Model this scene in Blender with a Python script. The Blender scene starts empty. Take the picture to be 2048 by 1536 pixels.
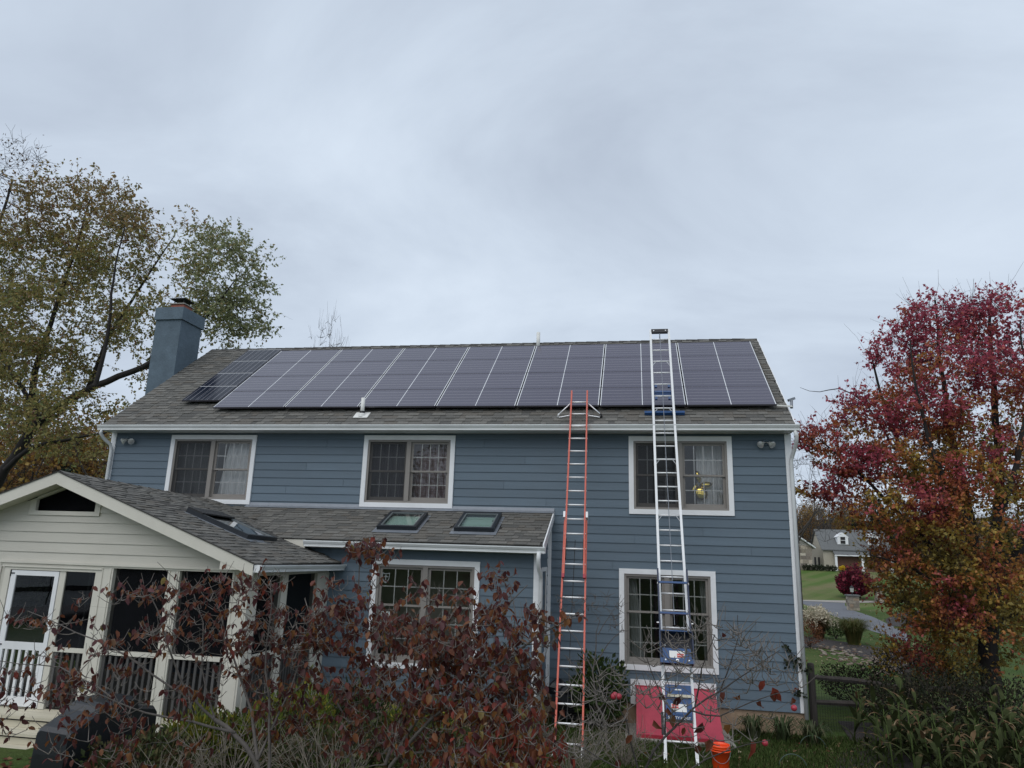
import bpy, math, random
import numpy as np
from mathutils import Vector, Matrix

# ------------------------------------------------------------------ camera, world, sun, exposure
scn = bpy.context.scene
COL = scn.collection
CAM = Vector((-2.99, -15.132, 3.217))
FPX = 1420.0
PITCH, ROLL, YAW = map(math.radians, (13.334, 1.755, -10.172))
_r = Vector((math.cos(YAW), -math.sin(YAW), 0)); _fw = Vector((math.sin(YAW), math.cos(YAW), 0)); _up = Vector((0, 0, 1))
FWD = math.cos(PITCH) * _fw + math.sin(PITCH) * _up
_u2 = -math.sin(PITCH) * _fw + math.cos(PITCH) * _up
RGT = math.cos(ROLL) * _r + math.sin(ROLL) * _u2
UPV = -math.sin(ROLL) * _r + math.cos(ROLL) * _u2
cd = bpy.data.cameras.new('camera'); cam = bpy.data.objects.new('camera', cd); COL.objects.link(cam)
cd.sensor_width = 36; cd.lens = FPX / 2048 * 36; cd.clip_start = 0.05; cd.clip_end = 2000
m = Matrix((RGT, UPV, -FWD)).transposed().to_4x4(); m.translation = CAM
cam.matrix_world = m; scn.camera = cam

SUN_EL, SUN_AZ = math.radians(52), math.radians(200)      # soft bright patch of overcast behind the camera
w = bpy.data.worlds.new('World'); scn.world = w; w.use_nodes = True
nt = w.node_tree; N = nt.nodes; L = nt.links; N.clear()
out = N.new('ShaderNodeOutputWorld'); bg = N.new('ShaderNodeBackground'); bg.inputs['Strength'].default_value = 0.1
sky = N.new('ShaderNodeTexSky'); sky.sky_type = 'NISHITA'; sky.sun_disc = False
sky.sun_elevation = SUN_EL; sky.sun_rotation = SUN_AZ
tc = N.new('ShaderNodeTexCoord'); sp = N.new('ShaderNodeSeparateXYZ'); L.new(tc.outputs['Generated'], sp.inputs[0])
def wmath(op, a, b=None):
    n = N.new('ShaderNodeMath'); n.operation = op
    for i, q in enumerate((a, b)):
        if q is None: continue
        if isinstance(q, (int, float)): n.inputs[i].default_value = q
        else: L.new(q, n.inputs[i])
    return n.outputs[0]
zz = wmath('ADD', wmath('MAXIMUM', sp.outputs[2], 0.0), 0.32)
cmb = N.new('ShaderNodeCombineXYZ'); L.new(wmath('DIVIDE', sp.outputs[0], zz), cmb.inputs[0]); L.new(wmath('DIVIDE', sp.outputs[1], zz), cmb.inputs[1])
n1 = N.new('ShaderNodeTexNoise'); n1.inputs['Scale'].default_value = 1.3; n1.inputs['Detail'].default_value = 7; n1.inputs['Roughness'].default_value = 0.56; n1.inputs['Distortion'].default_value = 0.6
mpn = N.new('ShaderNodeMapping'); mpn.inputs['Scale'].default_value = (0.75, 1.25, 1); mpn.inputs['Location'].default_value = (3.1, 1.4, 0); L.new(cmb.outputs[0], mpn.inputs[0]); L.new(mpn.outputs[0], n1.inputs['Vector'])
rp = N.new('ShaderNodeValToRGB'); e = rp.color_ramp.elements
e[0].position = 0.34; e[0].color = (5.15, 5.9, 7.05, 1); e[1].position = 0.67; e[1].color = (7.35, 8.3, 9.5, 1)
e2 = rp.color_ramp.elements.new(0.52); e2.color = (6.4, 7.3, 8.5, 1)
L.new(n1.outputs[0], rp.inputs[0])
mx = N.new('ShaderNodeMix'); mx.data_type = 'RGBA'; mx.inputs[0].default_value = 0.94
L.new(sky.outputs[0], mx.inputs[6]); L.new(rp.outputs[0], mx.inputs[7]); L.new(mx.outputs[2], bg.inputs[0]); L.new(bg.outputs[0], out.inputs[0])

sd = bpy.data.lights.new('sun', 'SUN'); sd.energy = 1.4; sd.angle = math.radians(60); sd.color = (1.0, 0.965, 0.92)
sun = bpy.data.objects.new('sun', sd); COL.objects.link(sun)
sdir = Vector((math.sin(SUN_AZ) * math.cos(SUN_EL), math.cos(SUN_AZ) * math.cos(SUN_EL), math.sin(SUN_EL)))
sun.rotation_euler = sdir.to_track_quat('Z', 'Y').to_euler(); sun.location = (0, -20, 30)
scn.view_settings.view_transform = 'Standard'; scn.view_settings.look = 'None'
scn.view_settings.exposure = 0.0; scn.view_settings.gamma = 1.0; scn.view_settings.use_curve_mapping = False
scn.cycles.max_bounces = 8; scn.cycles.transparent_max_bounces = 16

# ------------------------------------------------------------------ helpers
R = random.Random(7)
def ray(u, v): return RGT * ((u - 1024) / FPX) - UPV * ((v - 768) / FPX) + FWD
def at(u, v, Y):
    d = ray(u, v); return CAM + d * ((Y - CAM.y) / d.y)
def sstep(a, b, x):
    t = min(1, max(0, (x - a) / (b - a))); return t * t * (3 - 2 * t)
def gz(x, y):
    if y < -3: return 0.05 + (-3 - max(y, -17)) * 0.08
    if y < 2: return 0.05
    z = 0.05 - 1.05 * sstep(2, 13, y)
    if y > 67: z += 3.0 * min(1, (y - 67) / 30)
    if y > 110: z += (y - 110) * 0.075
    return z
def on_ground(u, v):
    d = ray(u, v); t = 2.0
    while t < 400:
        p = CAM + d * t
        if p.z < gz(p.x, p.y): return Vector((p.x, p.y, gz(p.x, p.y)))
        t += 0.05 if t < 60 else 0.3
    return CAM + d * 300

WL = {}
class MB:
    def __init__(s): s.v = []; s.f = []; s.m = []; s.c = []; s.col = None
    def add(s, vs, fs, mi=0):
        b = len(s.v); s.v += [tuple(p) for p in vs]; s.f += [tuple(b + i for i in f) for f in fs]; s.m += [mi] * len(fs)
        if s.col is not None: s.c += [s.col] * len(vs)
        return s
    def box(s, x0, x1, y0, y1, z0, z1, mi=0):
        return s.add([(x, y, z) for z in (z0, z1) for y in (y0, y1) for x in (x0, x1)],
                     [(0, 2, 3, 1), (4, 5, 7, 6), (0, 1, 5, 4), (2, 6, 7, 3), (0, 4, 6, 2), (1, 3, 7, 5)], mi)
    def obox(s, c, a, b, d, mi=0):       # centre and three half-axis vectors
        c, a, b, d = map(Vector, (c, a, b, d))
        return s.add([c + i * a + j * b + k * d for k in (-1, 1) for j in (-1, 1) for i in (-1, 1)],
                     [(0, 2, 3, 1), (4, 5, 7, 6), (0, 1, 5, 4), (2, 6, 7, 3), (0, 4, 6, 2), (1, 3, 7, 5)], mi)
    def bar(s, p, q, w, h, upv=(0, 0, 1), mi=0):
        p, q = Vector(p), Vector(q); d = q - p; a = d.normalized(); side = a.cross(Vector(upv)).normalized(); u = side.cross(a)
        return s.obox((p + q) / 2, d / 2, side * w / 2, u * h / 2, mi)
    def tube(s, path, rad, n=6, cap=True, mi=0):
        path = [Vector(p) for p in path]; b = len(s.v); rings = len(path)
        if isinstance(rad, (int, float)): rad = [rad] * rings
        ref = Vector((0.3, 0.2, 0.93))
        vs = []
        for i, p in enumerate(path):
            d = path[min(i + 1, rings - 1)] - path[max(i - 1, 0)]
            if d.length < 1e-9: d = Vector((0, 0, 1))
            d.normalize()
            a = d.cross(ref)
            if a.length < 0.05: a = d.cross(Vector((1, 0, 0)))
            a.normalize(); c = d.cross(a)
            for k in range(n):
                t = 2 * math.pi * k / n; vs.append(p + (a * math.cos(t) + c * math.sin(t)) * rad[i])
        fs = [(i * n + k, i * n + (k + 1) % n, (i + 1) * n + (k + 1) % n, (i + 1) * n + k) for i in range(rings - 1) for k in range(n)]
        if cap: fs += [tuple(range(n))[::-1], tuple((rings - 1) * n + k for k in range(n))]
        return s.add(vs, fs, mi)
    def prism(s, poly, axis, a, b, mi=0):  # polygon in the two other axes, extruded along axis 'x','y' or 'z' from a to b
        n = len(poly)
        def P(p, t): return {'x': (t, p[0], p[1]), 'y': (p[0], t, p[1]), 'z': (p[0], p[1], t)}[axis]
        return s.add([P(p, a) for p in poly] + [P(p, b) for p in poly],
                     [tuple(range(n))[::-1], tuple(range(n, 2 * n))] + [(i, (i + 1) % n, n + (i + 1) % n, n + i) for i in range(n)], mi)
    def lathe(s, prof, c, n=16, mi=0, d=None):
        c = Vector(c); d = Vector(d or (0, 0, 1)).normalized(); a = d.orthogonal().normalized(); b2 = d.cross(a)
        vs = [c + d * h + (a * math.cos(2 * math.pi * k / n) + b2 * math.sin(2 * math.pi * k / n)) * r for r, h in prof for k in range(n)]
        return s.add(vs, [(i * n + k, i * n + (k + 1) % n, (i + 1) * n + (k + 1) % n, (i + 1) * n + k) for i in range(len(prof) - 1) for k in range(n)], mi)
    def mesh(s, name, mats, smooth=False):
        me = bpy.data.meshes.new(name); me.from_pydata(s.v, [], s.f)
        for q in (mats if isinstance(mats, (list, tuple)) else [mats]): me.materials.append(q)
        if any(s.m): me.polygons.foreach_set('material_index', s.m)
        if s.c:
            ca = me.color_attributes.new('tint', 'FLOAT_COLOR', 'POINT')
            ca.data.foreach_set('color', np.array([(c[0], c[1], c[2], 1.0) for c in s.c], dtype=np.float32).ravel())
        if smooth: me.polygons.foreach_set('use_smooth', [True] * len(me.polygons))
        me.update(); return me
def link(name, me, parent=None, origin=(0, 0, 0)):
    o = bpy.data.objects.new(name, me); COL.objects.link(o); origin = Vector(origin); WL[o.name] = origin
    if parent is not None: o.parent = parent; o.location = origin - WL[parent.name]
    else: o.location = origin
    return o
def part(name, mb, mats, parent=None, smooth=False): return link(name, mb.mesh(name, mats, smooth), parent)
def tag(o, label=None, cat=None, group=None, kind=None):
    for k, v in (('label', label), ('category', cat), ('group', group), ('kind', kind)):
        if v: o[k] = v
    return o
def thing(name, label, cat, loc=(0, 0, 0), group=None):
    o = link(name, None, None, loc); o.empty_display_size = 0.2; return tag(o, label, cat, group)
def copy_tree(o, parent=None):
    c = o.copy(); COL.objects.link(c); c.parent = parent
    for ch in KIDS.get(o.name, ()): copy_tree(ch, c)
    return c
KIDS = {}
def index_kids():
    KIDS.clear()
    for o in bpy.data.objects:
        if o.parent: KIDS.setdefault(o.parent.name, []).append(o)
def arr_mesh(name, V, F, mats, cols=None, smooth=False):     # numpy arrays: V (n,3), F (m,k), cols (n,3)
    me = bpy.data.meshes.new(name); n, k = F.shape
    me.vertices.add(len(V)); me.vertices.foreach_set('co', V.astype(np.float32).ravel())
    me.loops.add(n * k); me.loops.foreach_set('vertex_index', F.astype(np.int32).ravel())
    me.polygons.add(n); me.polygons.foreach_set('loop_start', np.arange(0, n * k, k, dtype=np.int32)); me.polygons.foreach_set('loop_total', np.full(n, k, dtype=np.int32))
    for q in (mats if isinstance(mats, (list, tuple)) else [mats]): me.materials.append(q)
    if cols is not None:
        ca = me.color_attributes.new('tint', 'FLOAT_COLOR', 'POINT')
        ca.data.foreach_set('color', np.hstack([cols, np.ones((len(cols), 1))]).astype(np.float32).ravel())
    if smooth: me.polygons.foreach_set('use_smooth', [True] * n)
    me.update(calc_edges=True); me.validate(); return me

# ------------------------------------------------------------------ materials
MATS = {}
def mat(name, base, rough=0.6, var=0.12, scale=6.0, stretch=(1, 1, 1), bump=0.0, bscale=None, metal=0.0, spec=0.5, tint=False, rnd=0.0, transl=0.0, coat=0.0, coord='pos', dirt=0.0, dirtcol=(0.1, 0.09, 0.07)):
    mt = bpy.data.materials.new(name); mt.use_nodes = True; t = mt.node_tree; n = t.nodes; l = t.links
    p = n['Principled BSDF']; p.inputs['Roughness'].default_value = rough; p.inputs['Metallic'].default_value = metal; p.inputs['Specular IOR Level'].default_value = spec
    if coat: p.inputs['Coat Weight'].default_value = coat; p.inputs['Coat Roughness'].default_value = 0.08
    if coord == 'pos': src = n.new('ShaderNodeNewGeometry').outputs['Position']
    else: src = n.new('ShaderNodeTexCoord').outputs['Object']
    mp = n.new('ShaderNodeMapping'); mp.inputs['Scale'].default_value = stretch; l.new(src, mp.inputs[0])
    ns = n.new('ShaderNodeTexNoise'); ns.inputs['Scale'].default_value = scale; ns.inputs['Detail'].default_value = 4; ns.inputs['Roughness'].default_value = 0.6; l.new(mp.outputs[0], ns.inputs['Vector'])
    mr = n.new('ShaderNodeMapRange'); mr.inputs['From Min'].default_value = 0.25; mr.inputs['From Max'].default_value = 0.75; mr.inputs['To Min'].default_value = 1 - var; mr.inputs['To Max'].default_value = 1 + var; l.new(ns.outputs[0], mr.inputs[0])
    if tint:
        a = n.new('ShaderNodeAttribute'); a.attribute_name = 'tint'; col = a.outputs['Color']
    else:
        c = n.new('ShaderNodeRGB'); c.outputs[0].default_value = (*base, 1); col = c.outputs[0]
    fac = mr.outputs[0]
    if rnd:
        oi = n.new('ShaderNodeObjectInfo'); m2 = n.new('ShaderNodeMapRange'); m2.inputs['To Min'].default_value = 1 - rnd; m2.inputs['To Max'].default_value = 1 + rnd; l.new(oi.outputs['Random'], m2.inputs[0])
        mm = n.new('ShaderNodeMath'); mm.operation = 'MULTIPLY'; l.new(fac, mm.inputs[0]); l.new(m2.outputs[0], mm.inputs[1]); fac = mm.outputs[0]
    vm = n.new('ShaderNodeVectorMath'); vm.operation = 'SCALE'; l.new(col, vm.inputs[0]); l.new(fac, vm.inputs['Scale']); cur = vm.outputs[0]
    if dirt:
        n3 = n.new('ShaderNodeTexNoise'); n3.inputs['Scale'].default_value = 1.7; n3.inputs['Detail'].default_value = 6; l.new(src, n3.inputs['Vector'])
        m3 = n.new('ShaderNodeMapRange'); m3.inputs['From Min'].default_value = 0.45; m3.inputs['From Max'].default_value = 0.8; m3.inputs['To Max'].default_value = dirt; l.new(n3.outputs[0], m3.inputs[0])
        xx = n.new('ShaderNodeMix'); xx.data_type = 'RGBA'; l.new(m3.outputs[0], xx.inputs[0]); l.new(cur, xx.inputs[6]); xx.inputs[7].default_value = (*dirtcol, 1); cur = xx.outputs[2]
    l.new(cur, p.inputs['Base Color'])
    if bump:
        bn = n.new('ShaderNodeTexNoise'); bn.inputs['Scale'].default_value = bscale or scale * 6; bn.inputs['Detail'].default_value = 3; l.new(mp.outputs[0], bn.inputs['Vector'])
        b = n.new('ShaderNodeBump'); b.inputs['Strength'].default_value = bump; b.inputs['Distance'].default_value = 0.01; l.new(bn.outputs[0], b.inputs['Height']); l.new(b.outputs[0], p.inputs['Normal'])
    if transl:
        tr = n.new('ShaderNodeBsdfTranslucent'); l.new(cur, tr.inputs[0]); ms = n.new('ShaderNodeMixShader'); ms.inputs[0].default_value = transl
        l.new(p.outputs[0], ms.inputs[1]); l.new(tr.outputs[0], ms.inputs[2]); l.new(ms.outputs[0], n['Material Output'].inputs[0])
    MATS[name] = mt; return mt
def glass(name, tintc=(1, 1, 1), gain=1.6, base=0.03, rough=0.0):
    mt = bpy.data.materials.new(name); mt.use_nodes = True; t = mt.node_tree; n = t.nodes; l = t.links
    for q in list(n):
        if q.type != 'OUTPUT_MATERIAL': n.remove(q)
    tr = n.new('ShaderNodeBsdfTransparent'); tr.inputs[0].default_value = (*tintc, 1); g = n.new('ShaderNodeBsdfGlossy'); g.inputs['Roughness'].default_value = rough
    fr = n.new('ShaderNodeFresnel'); fr.inputs[0].default_value = 1.5; ma = n.new('ShaderNodeMath'); ma.operation = 'MULTIPLY_ADD'; ma.inputs[1].default_value = gain; ma.inputs[2].default_value = base; l.new(fr.outputs[0], ma.inputs[0])
    nz = n.new('ShaderNodeTexNoise'); nz.inputs['Scale'].default_value = 1.6; bp = n.new('ShaderNodeBump'); bp.inputs['Strength'].default_value = 0.04; bp.inputs['Distance'].default_value = 0.03
    gm = n.new('ShaderNodeNewGeometry'); l.new(gm.outputs['Position'], nz.inputs['Vector']); l.new(nz.outputs[0], bp.inputs['Height']); l.new(bp.outputs[0], g.inputs['Normal'])
    ms = n.new('ShaderNodeMixShader'); l.new(ma.outputs[0], ms.inputs[0]); l.new(tr.outputs[0], ms.inputs[1]); l.new(g.outputs[0], ms.inputs[2]); l.new(ms.outputs[0], n['Material Output'].inputs[0])
    return mt
def screen_mat(name, col, clear):
    mt = bpy.data.materials.new(name); mt.use_nodes = True; t = mt.node_tree; n = t.nodes; l = t.links; p = n['Principled BSDF']
    p.inputs['Base Color'].default_value = (*col, 1); p.inputs['Roughness'].default_value = 0.7; p.inputs['Specular IOR Level'].default_value = 0.12
    tr = n.new('ShaderNodeBsdfTransparent'); ms = n.new('ShaderNodeMixShader'); ms.inputs[0].default_value = clear
    l.new(p.outputs[0], ms.inputs[1]); l.new(tr.outputs[0], ms.inputs[2]); l.new(ms.outputs[0], n['Material Output'].inputs[0]); return mt

M_side = mat('blue_siding', (0.117, 0.158, 0.196), 0.62, var=0.07, scale=2.2, stretch=(0.35, 1, 6), bump=0.15, bscale=30, rnd=0.09, spec=0.35, dirt=0.22, dirtcol=(0.115, 0.14, 0.16))
M_white = mat('white_trim', (0.8, 0.81, 0.82), 0.5, var=0.04, scale=3, dirt=0.12)
M_gut = mat('gutter_white', (0.66, 0.68, 0.68), 0.42, var=0.05, scale=2, stretch=(0.3, 1, 1), dirt=0.18)
M_beige = mat('cream_siding', (0.55, 0.527, 0.46), 0.6, var=0.05, scale=3, stretch=(0.4, 1, 3), dirt=0.15, dirtcol=(0.36, 0.34, 0.27))
M_cream = mat('cream_trim', (0.635, 0.607, 0.53), 0.55, var=0.05, scale=3, dirt=0.15, dirtcol=(0.4, 0.37, 0.28))
M_taupe = mat('taupe_vinyl', (0.24, 0.22, 0.2), 0.5, var=0.05, scale=4)
M_mun = mat('muntin_white', (0.62, 0.62, 0.6), 0.5, var=0.03)
M_sh = mat('asphalt_shingle', (0.1, 0.1, 0.1), 0.95, var=0.28, scale=45, bump=0.6, bscale=260, tint=True, spec=0.2)
M_deckroof = mat('roof_felt', (0.045, 0.042, 0.038), 0.95, var=0.2, scale=12)
M_stucco = mat('blue_stucco', (0.105, 0.142, 0.175), 0.85, var=0.2, scale=3, bump=0.9, bscale=16, spec=0.25, dirt=0.3, dirtcol=(0.075, 0.1, 0.125))
M_found = mat('tan_foundation', (0.33, 0.235, 0.16), 0.9, var=0.2, scale=5, bump=0.4)
M_room = mat('room_paint', (0.22, 0.2, 0.18), 0.9, var=0.1)
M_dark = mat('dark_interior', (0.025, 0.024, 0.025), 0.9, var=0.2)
M_black = mat('black_rubber', (0.012, 0.012, 0.013), 0.6, var=0.2)
M_alu = mat('aluminium', (0.72, 0.73, 0.74), 0.38, var=0.08, scale=20, metal=0.55)
M_org = mat('orange_fibreglass', (0.64, 0.125, 0.08), 0.45, var=0.1, scale=9, stretch=(1, 1, 0.2), dirt=0.1, dirtcol=(0.2, 0.06, 0.04))
M_blue = mat('blue_paint', (0.01, 0.062, 0.19), 0.42, var=0.12, scale=8, dirt=0.2, dirtcol=(0.01, 0.03, 0.09))
M_navy = mat('dark_blue_paint', (0.004, 0.015, 0.052), 0.45, var=0.15, scale=8)
M_boxshade = mat('shaded_blue_paint', (0.002, 0.005, 0.016), 0.6, var=0.2)  # shade inside the carriage box is put into this blue
M_aluw = mat('bright_aluminium', (0.8, 0.8, 0.8), 0.4, var=0.06, scale=20, metal=0.2)
M_red = mat('red_paint', (0.43, 0.052, 0.085), 0.5, var=0.16, scale=4, dirt=0.4, dirtcol=(0.32, 0.06, 0.07))
M_redd = mat('red_edge', (0.36, 0.02, 0.04), 0.5, var=0.1)
M_conc = mat('concrete', (0.3, 0.29, 0.26), 0.9, var=0.2, scale=7, bump=0.5)
M_bucket = mat('orange_plastic', (0.85, 0.075, 0.012), 0.35, var=0.05)
M_cover = mat('black_vinyl_cover', (0.014, 0.016, 0.02), 0.38, var=0.2, scale=3, bump=0.25, bscale=9)
M_fr = mat('panel_frame', (0.06, 0.056, 0.07), 0.3, spec=0.8)
M_strip = mat('panel_white_strip', (0.7, 0.72, 0.73), 0.4, var=0.03)
M_sky = mat('skylight_cladding', (0.03, 0.035, 0.042), 0.4, var=0.1, metal=0.4)
M_skyl = mat('skylight_inner', (0.12, 0.135, 0.14), 0.45, var=0.1)
M_flash = mat('flashing', (0.22, 0.24, 0.27), 0.4, var=0.12, metal=0.3)
M_pvc = mat('pvc_pipe', (0.68, 0.68, 0.65), 0.5, var=0.08)
M_slat = mat('weathered_slat', (0.075, 0.072, 0.07), 0.85, var=0.25, scale=5, stretch=(3, 3, 0.4), rnd=0.25)
M_deck = mat('cream_deck_board', (0.55, 0.51, 0.4), 0.7, var=0.14, scale=4, stretch=(0.4, 2, 2), dirt=0.3, dirtcol=(0.28, 0.24, 0.16))
M_wood = mat('grey_fence_wood', (0.045, 0.038, 0.034), 0.9, var=0.35, scale=5, stretch=(3, 3, 0.5), bump=0.6, bscale=20)
M_terra = mat('terracotta', (0.3, 0.1, 0.065), 0.8, var=0.15)
M_curtw = mat('white_curtain', (0.86, 0.88, 0.87), 0.85, var=0.06, transl=0.25)
M_curtg = mat('grey_curtain', (0.34, 0.36, 0.36), 0.85, var=0.1, transl=0.2)
M_curtp = mat('mauve_curtain', (0.34, 0.27, 0.28), 0.85, var=0.35, scale=5, stretch=(0.5, 1, 9), transl=0.2)
M_gold = mat('gold_foil', (0.85, 0.62, 0.12), 0.12, metal=1.0, bump=0.2, bscale=14)
M_lamp = mat('floodlight_glass', (0.55, 0.56, 0.55), 0.12, metal=0.3)
M_glass = glass('window_glass', gain=1.5, base=0.02)
M_glassk = glass('skylight_glass', (0.72, 0.84, 0.8), gain=1.6, base=0.12)
M_screen = screen_mat('porch_screen', (0.0025, 0.003, 0.005), 0.3)
M_insect = screen_mat('insect_screen', (0.03, 0.032, 0.036), 0.5)
M_bark = mat('grey_bark', (0.05, 0.043, 0.037), 0.95, var=0.35, scale=9, stretch=(1, 1, 0.3), bump=0.8, bscale=30)
M_barkd = mat('dark_bark', (0.022, 0.019, 0.018), 0.95, var=0.35, scale=7, stretch=(1, 1, 0.3), bump=0.8, bscale=24)
M_twig = mat('pale_twig_bark', (0.1, 0.088, 0.08), 0.9, var=0.35, scale=14, bump=0.4)
M_leaf = mat('leaf', (0.1, 0.1, 0.1), 0.5, var=0.22, scale=30, tint=True, transl=0.45, spec=0.35)
M_leafd = mat('dull_leaf', (0.1, 0.1, 0.1), 0.75, var=0.2, scale=20, tint=True, transl=0.2, spec=0.15)
M_grassb = mat('grass_blade', (0.1, 0.1, 0.1), 0.7, var=0.15, scale=3, tint=True, transl=0.25, spec=0.2)
M_mulch = mat('mulch', (0.028, 0.022, 0.02), 1.0, var=0.5, scale=18, bump=1.0, bscale=60)
M_asph = mat('driveway_asphalt', (0.115, 0.12, 0.135), 0.85, var=0.15, scale=1.2, bump=0.2, bscale=60)
M_stone = mat('field_stone', (0.1, 0.1, 0.1), 0.9, var=0.25, scale=6, tint=True, bump=0.5)
M_label = mat('label_white', (0.75, 0.75, 0.73), 0.5, var=0.03)
M_lred = mat('label_red', (0.55, 0.05, 0.04), 0.5, var=0.03)

# solar cell sheet: flat printed bus lines on dark glass
def cell_mat(name, along, c0=(0.037, 0.03, 0.055), c1=(0.044, 0.036, 0.063), ior=1.7, sp_=0.62):
    mt = bpy.data.materials.new(name); mt.use_nodes = True; t = mt.node_tree; n = t.nodes; l = t.links; p = n['Principled BSDF']
    tcn = n.new('ShaderNodeTexCoord'); s = n.new('ShaderNodeSeparateXYZ'); l.new(tcn.outputs['Object'], s.inputs[0])
    def mth(op, a, b=None, c=None):
        q = n.new('ShaderNodeMath'); q.operation = op
        for i, x in enumerate((a, b, c)):
            if x is None: continue
            if isinstance(x, (int, float)): q.inputs[i].default_value = x
            else: l.new(x, q.inputs[i])
        return q.outputs[0]
    def lines(c, pitch, width):
        fr = mth('FRACT', mth('ADD', mth('DIVIDE', c, pitch), 100.5)); d = mth('ABSOLUTE', mth('SUBTRACT', fr, 0.5)); return mth('LESS_THAN', d, width / pitch / 2)
    big = lines(s.outputs[along], 0.151, 0.009); f = mth('MULTIPLY', big, 0.55)
    nz = n.new('ShaderNodeTexNoise'); nz.inputs['Scale'].default_value = 1.3; nz.inputs['Detail'].default_value = 5; g = n.new('ShaderNodeNewGeometry'); l.new(g.outputs['Position'], nz.inputs['Vector'])
    oi = n.new('ShaderNodeObjectInfo'); b0 = n.new('ShaderNodeMix'); b0.data_type = 'RGBA'; l.new(oi.outputs['Random'], b0.inputs[0]); b0.inputs[6].default_value = (*c0, 1); b0.inputs[7].default_value = (*c1, 1)
    b1 = n.new('ShaderNodeMix'); b1.data_type = 'RGBA'; l.new(f, b1.inputs[0]); l.new(b0.outputs[2], b1.inputs[6]); b1.inputs[7].default_value = (0.42, 0.4, 0.42, 1)
    ru = n.new('ShaderNodeMapRange'); ru.inputs['To Min'].default_value = 0.1; ru.inputs['To Max'].default_value = 0.24; l.new(nz.outputs[0], ru.inputs[0])
    l.new(b1.outputs[2], p.inputs['Base Color']); l.new(ru.outputs[0], p.inputs['Roughness']); p.inputs['IOR'].default_value = ior; p.inputs['Specular IOR Level'].default_value = sp_
    return mt
M_cell = cell_mat('solar_cell', 1); M_cellv = cell_mat('solar_cell_upright', 0, (.006, .008, .018), (.009, .011, .022), 1.45, .2)  # upright cells: darker module type, with dark tree reflections put into the colour

def vary(c, k, rr=R): return tuple(max(0.002, q * (1 + rr.uniform(-k, k))) for q in c)

# ------------------------------------------------------------------ ground, driveway, beds
def ground_mat():
    mt = bpy.data.materials.new('lawn'); mt.use_nodes = True; t = mt.node_tree; n = t.nodes; l = t.links; p = n['Principled BSDF']; p.inputs['Roughness'].default_value = 0.95; p.inputs['Specular IOR Level'].default_value = 0.1
    g = n.new('ShaderNodeNewGeometry'); s = n.new('ShaderNodeSeparateXYZ'); l.new(g.outputs['Position'], s.inputs[0])
    def noise(sc, det=5):
        q = n.new('ShaderNodeTexNoise'); q.inputs['Scale'].default_value = sc; q.inputs['Detail'].default_value = det; l.new(g.outputs['Position'], q.inputs['Vector']); return q.outputs[0]
    def ramp(x, a, b):
        q = n.new('ShaderNodeMapRange'); q.inputs['From Min'].default_value = a; q.inputs['From Max'].default_value = b; l.new(x, q.inputs[0]); return q.outputs[0]
    def mix(f, a, b):
        q = n.new('ShaderNodeMix'); q.data_type = 'RGBA'
        for i, x in ((0, f), (6, a), (7, b)):
            if isinstance(x, tuple): q.inputs[i].default_value = (*x, 1)
            else: l.new(x, q.inputs[i])
        return q.outputs[2]
    fine = ramp(noise(9), 0.3, 0.7); big = ramp(noise(0.6), 0.35, 0.7)
    green = mix(fine, (0.028, 0.05, 0.012), (0.06, 0.1, 0.024)); green = mix(big, green, (0.075, 0.095, 0.03))
    mp = n.new('ShaderNodeMapping'); mp.inputs['Rotation'].default_value = (0, 0, math.radians(32)); l.new(g.outputs['Position'], mp.inputs[0])
    wv = n.new('ShaderNodeTexWave'); wv.inputs['Scale'].default_value = 0.115; wv.inputs['Distortion'].default_value = 0.6; l.new(mp.outputs[0], wv.inputs[0])
    far = mix(ramp(wv.outputs[0], 0.25, 0.75), (0.075, 0.125, 0.03), (0.115, 0.145, 0.05)); far = mix(ramp(noise(0.16), 0.45, 0.7), far, (0.16, 0.14, 0.075))
    c = mix(ramp(s.outputs[1], 55, 62), green, far)
    litter = mix(fine, (0.05, 0.035, 0.022), (0.12, 0.08, 0.045)); c = mix(ramp(s.outputs[1], 103, 110), c, litter)
    l.new(c, p.inputs['Base Color'])
    b = n.new('ShaderNodeBump'); b.inputs['Strength'].default_value = 0.7; b.inputs['Distance'].default_value = 0.05; l.new(noise(25, 3), b.inputs['Height']); l.new(b.outputs[0], p.inputs['Normal'])
    return mt
M_lawn = ground_mat()
gx = np.concatenate([np.linspace(-300, -40, 20), np.linspace(-36, 50, 60), np.linspace(55, 320, 22)])
gy = np.concatenate([np.linspace(-120, -20, 12), np.linspace(-18, 14, 65), np.linspace(15, 112, 60), np.linspace(115, 480, 30)])
GV = np.array([(x, y, gz(x, y)) for y in gy for x in gx]); nx = len(gx)
GF = np.array([(j * nx + i, j * nx + i + 1, (j + 1) * nx + i + 1, (j + 1) * nx + i) for j in range(len(gy) - 1) for i in range(nx - 1)])
tag(link('ground', arr_mesh('ground', GV, GF, M_lawn, smooth=True)), kind='structure')
def sheet(name, pts, mt, dz, thick=0.0):
    mb = MB(); mb.add([(p.x, p.y, p.z + dz) for p in pts], [tuple(range(len(pts)))]); return tag(part(name, mb, mt), kind='structure')
drv = [on_ground(u, v) for u, v in ((1742, 1262), (1711, 1250), (1679, 1237), (1647, 1223), (1600, 1206), (1600, 1202.6), (1690, 1206.5), (1690, 1211), (1699, 1219), (1724, 1227), (1748, 1235), (1767, 1244), (1790, 1255), (1815, 1268), (1815, 1284))]
sheet('driveway', drv[::-1], M_asph, 0.012)
M_grav = mat('gravel_edge', (0.3, 0.28, 0.25), 0.95, var=0.3, scale=12)
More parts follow.
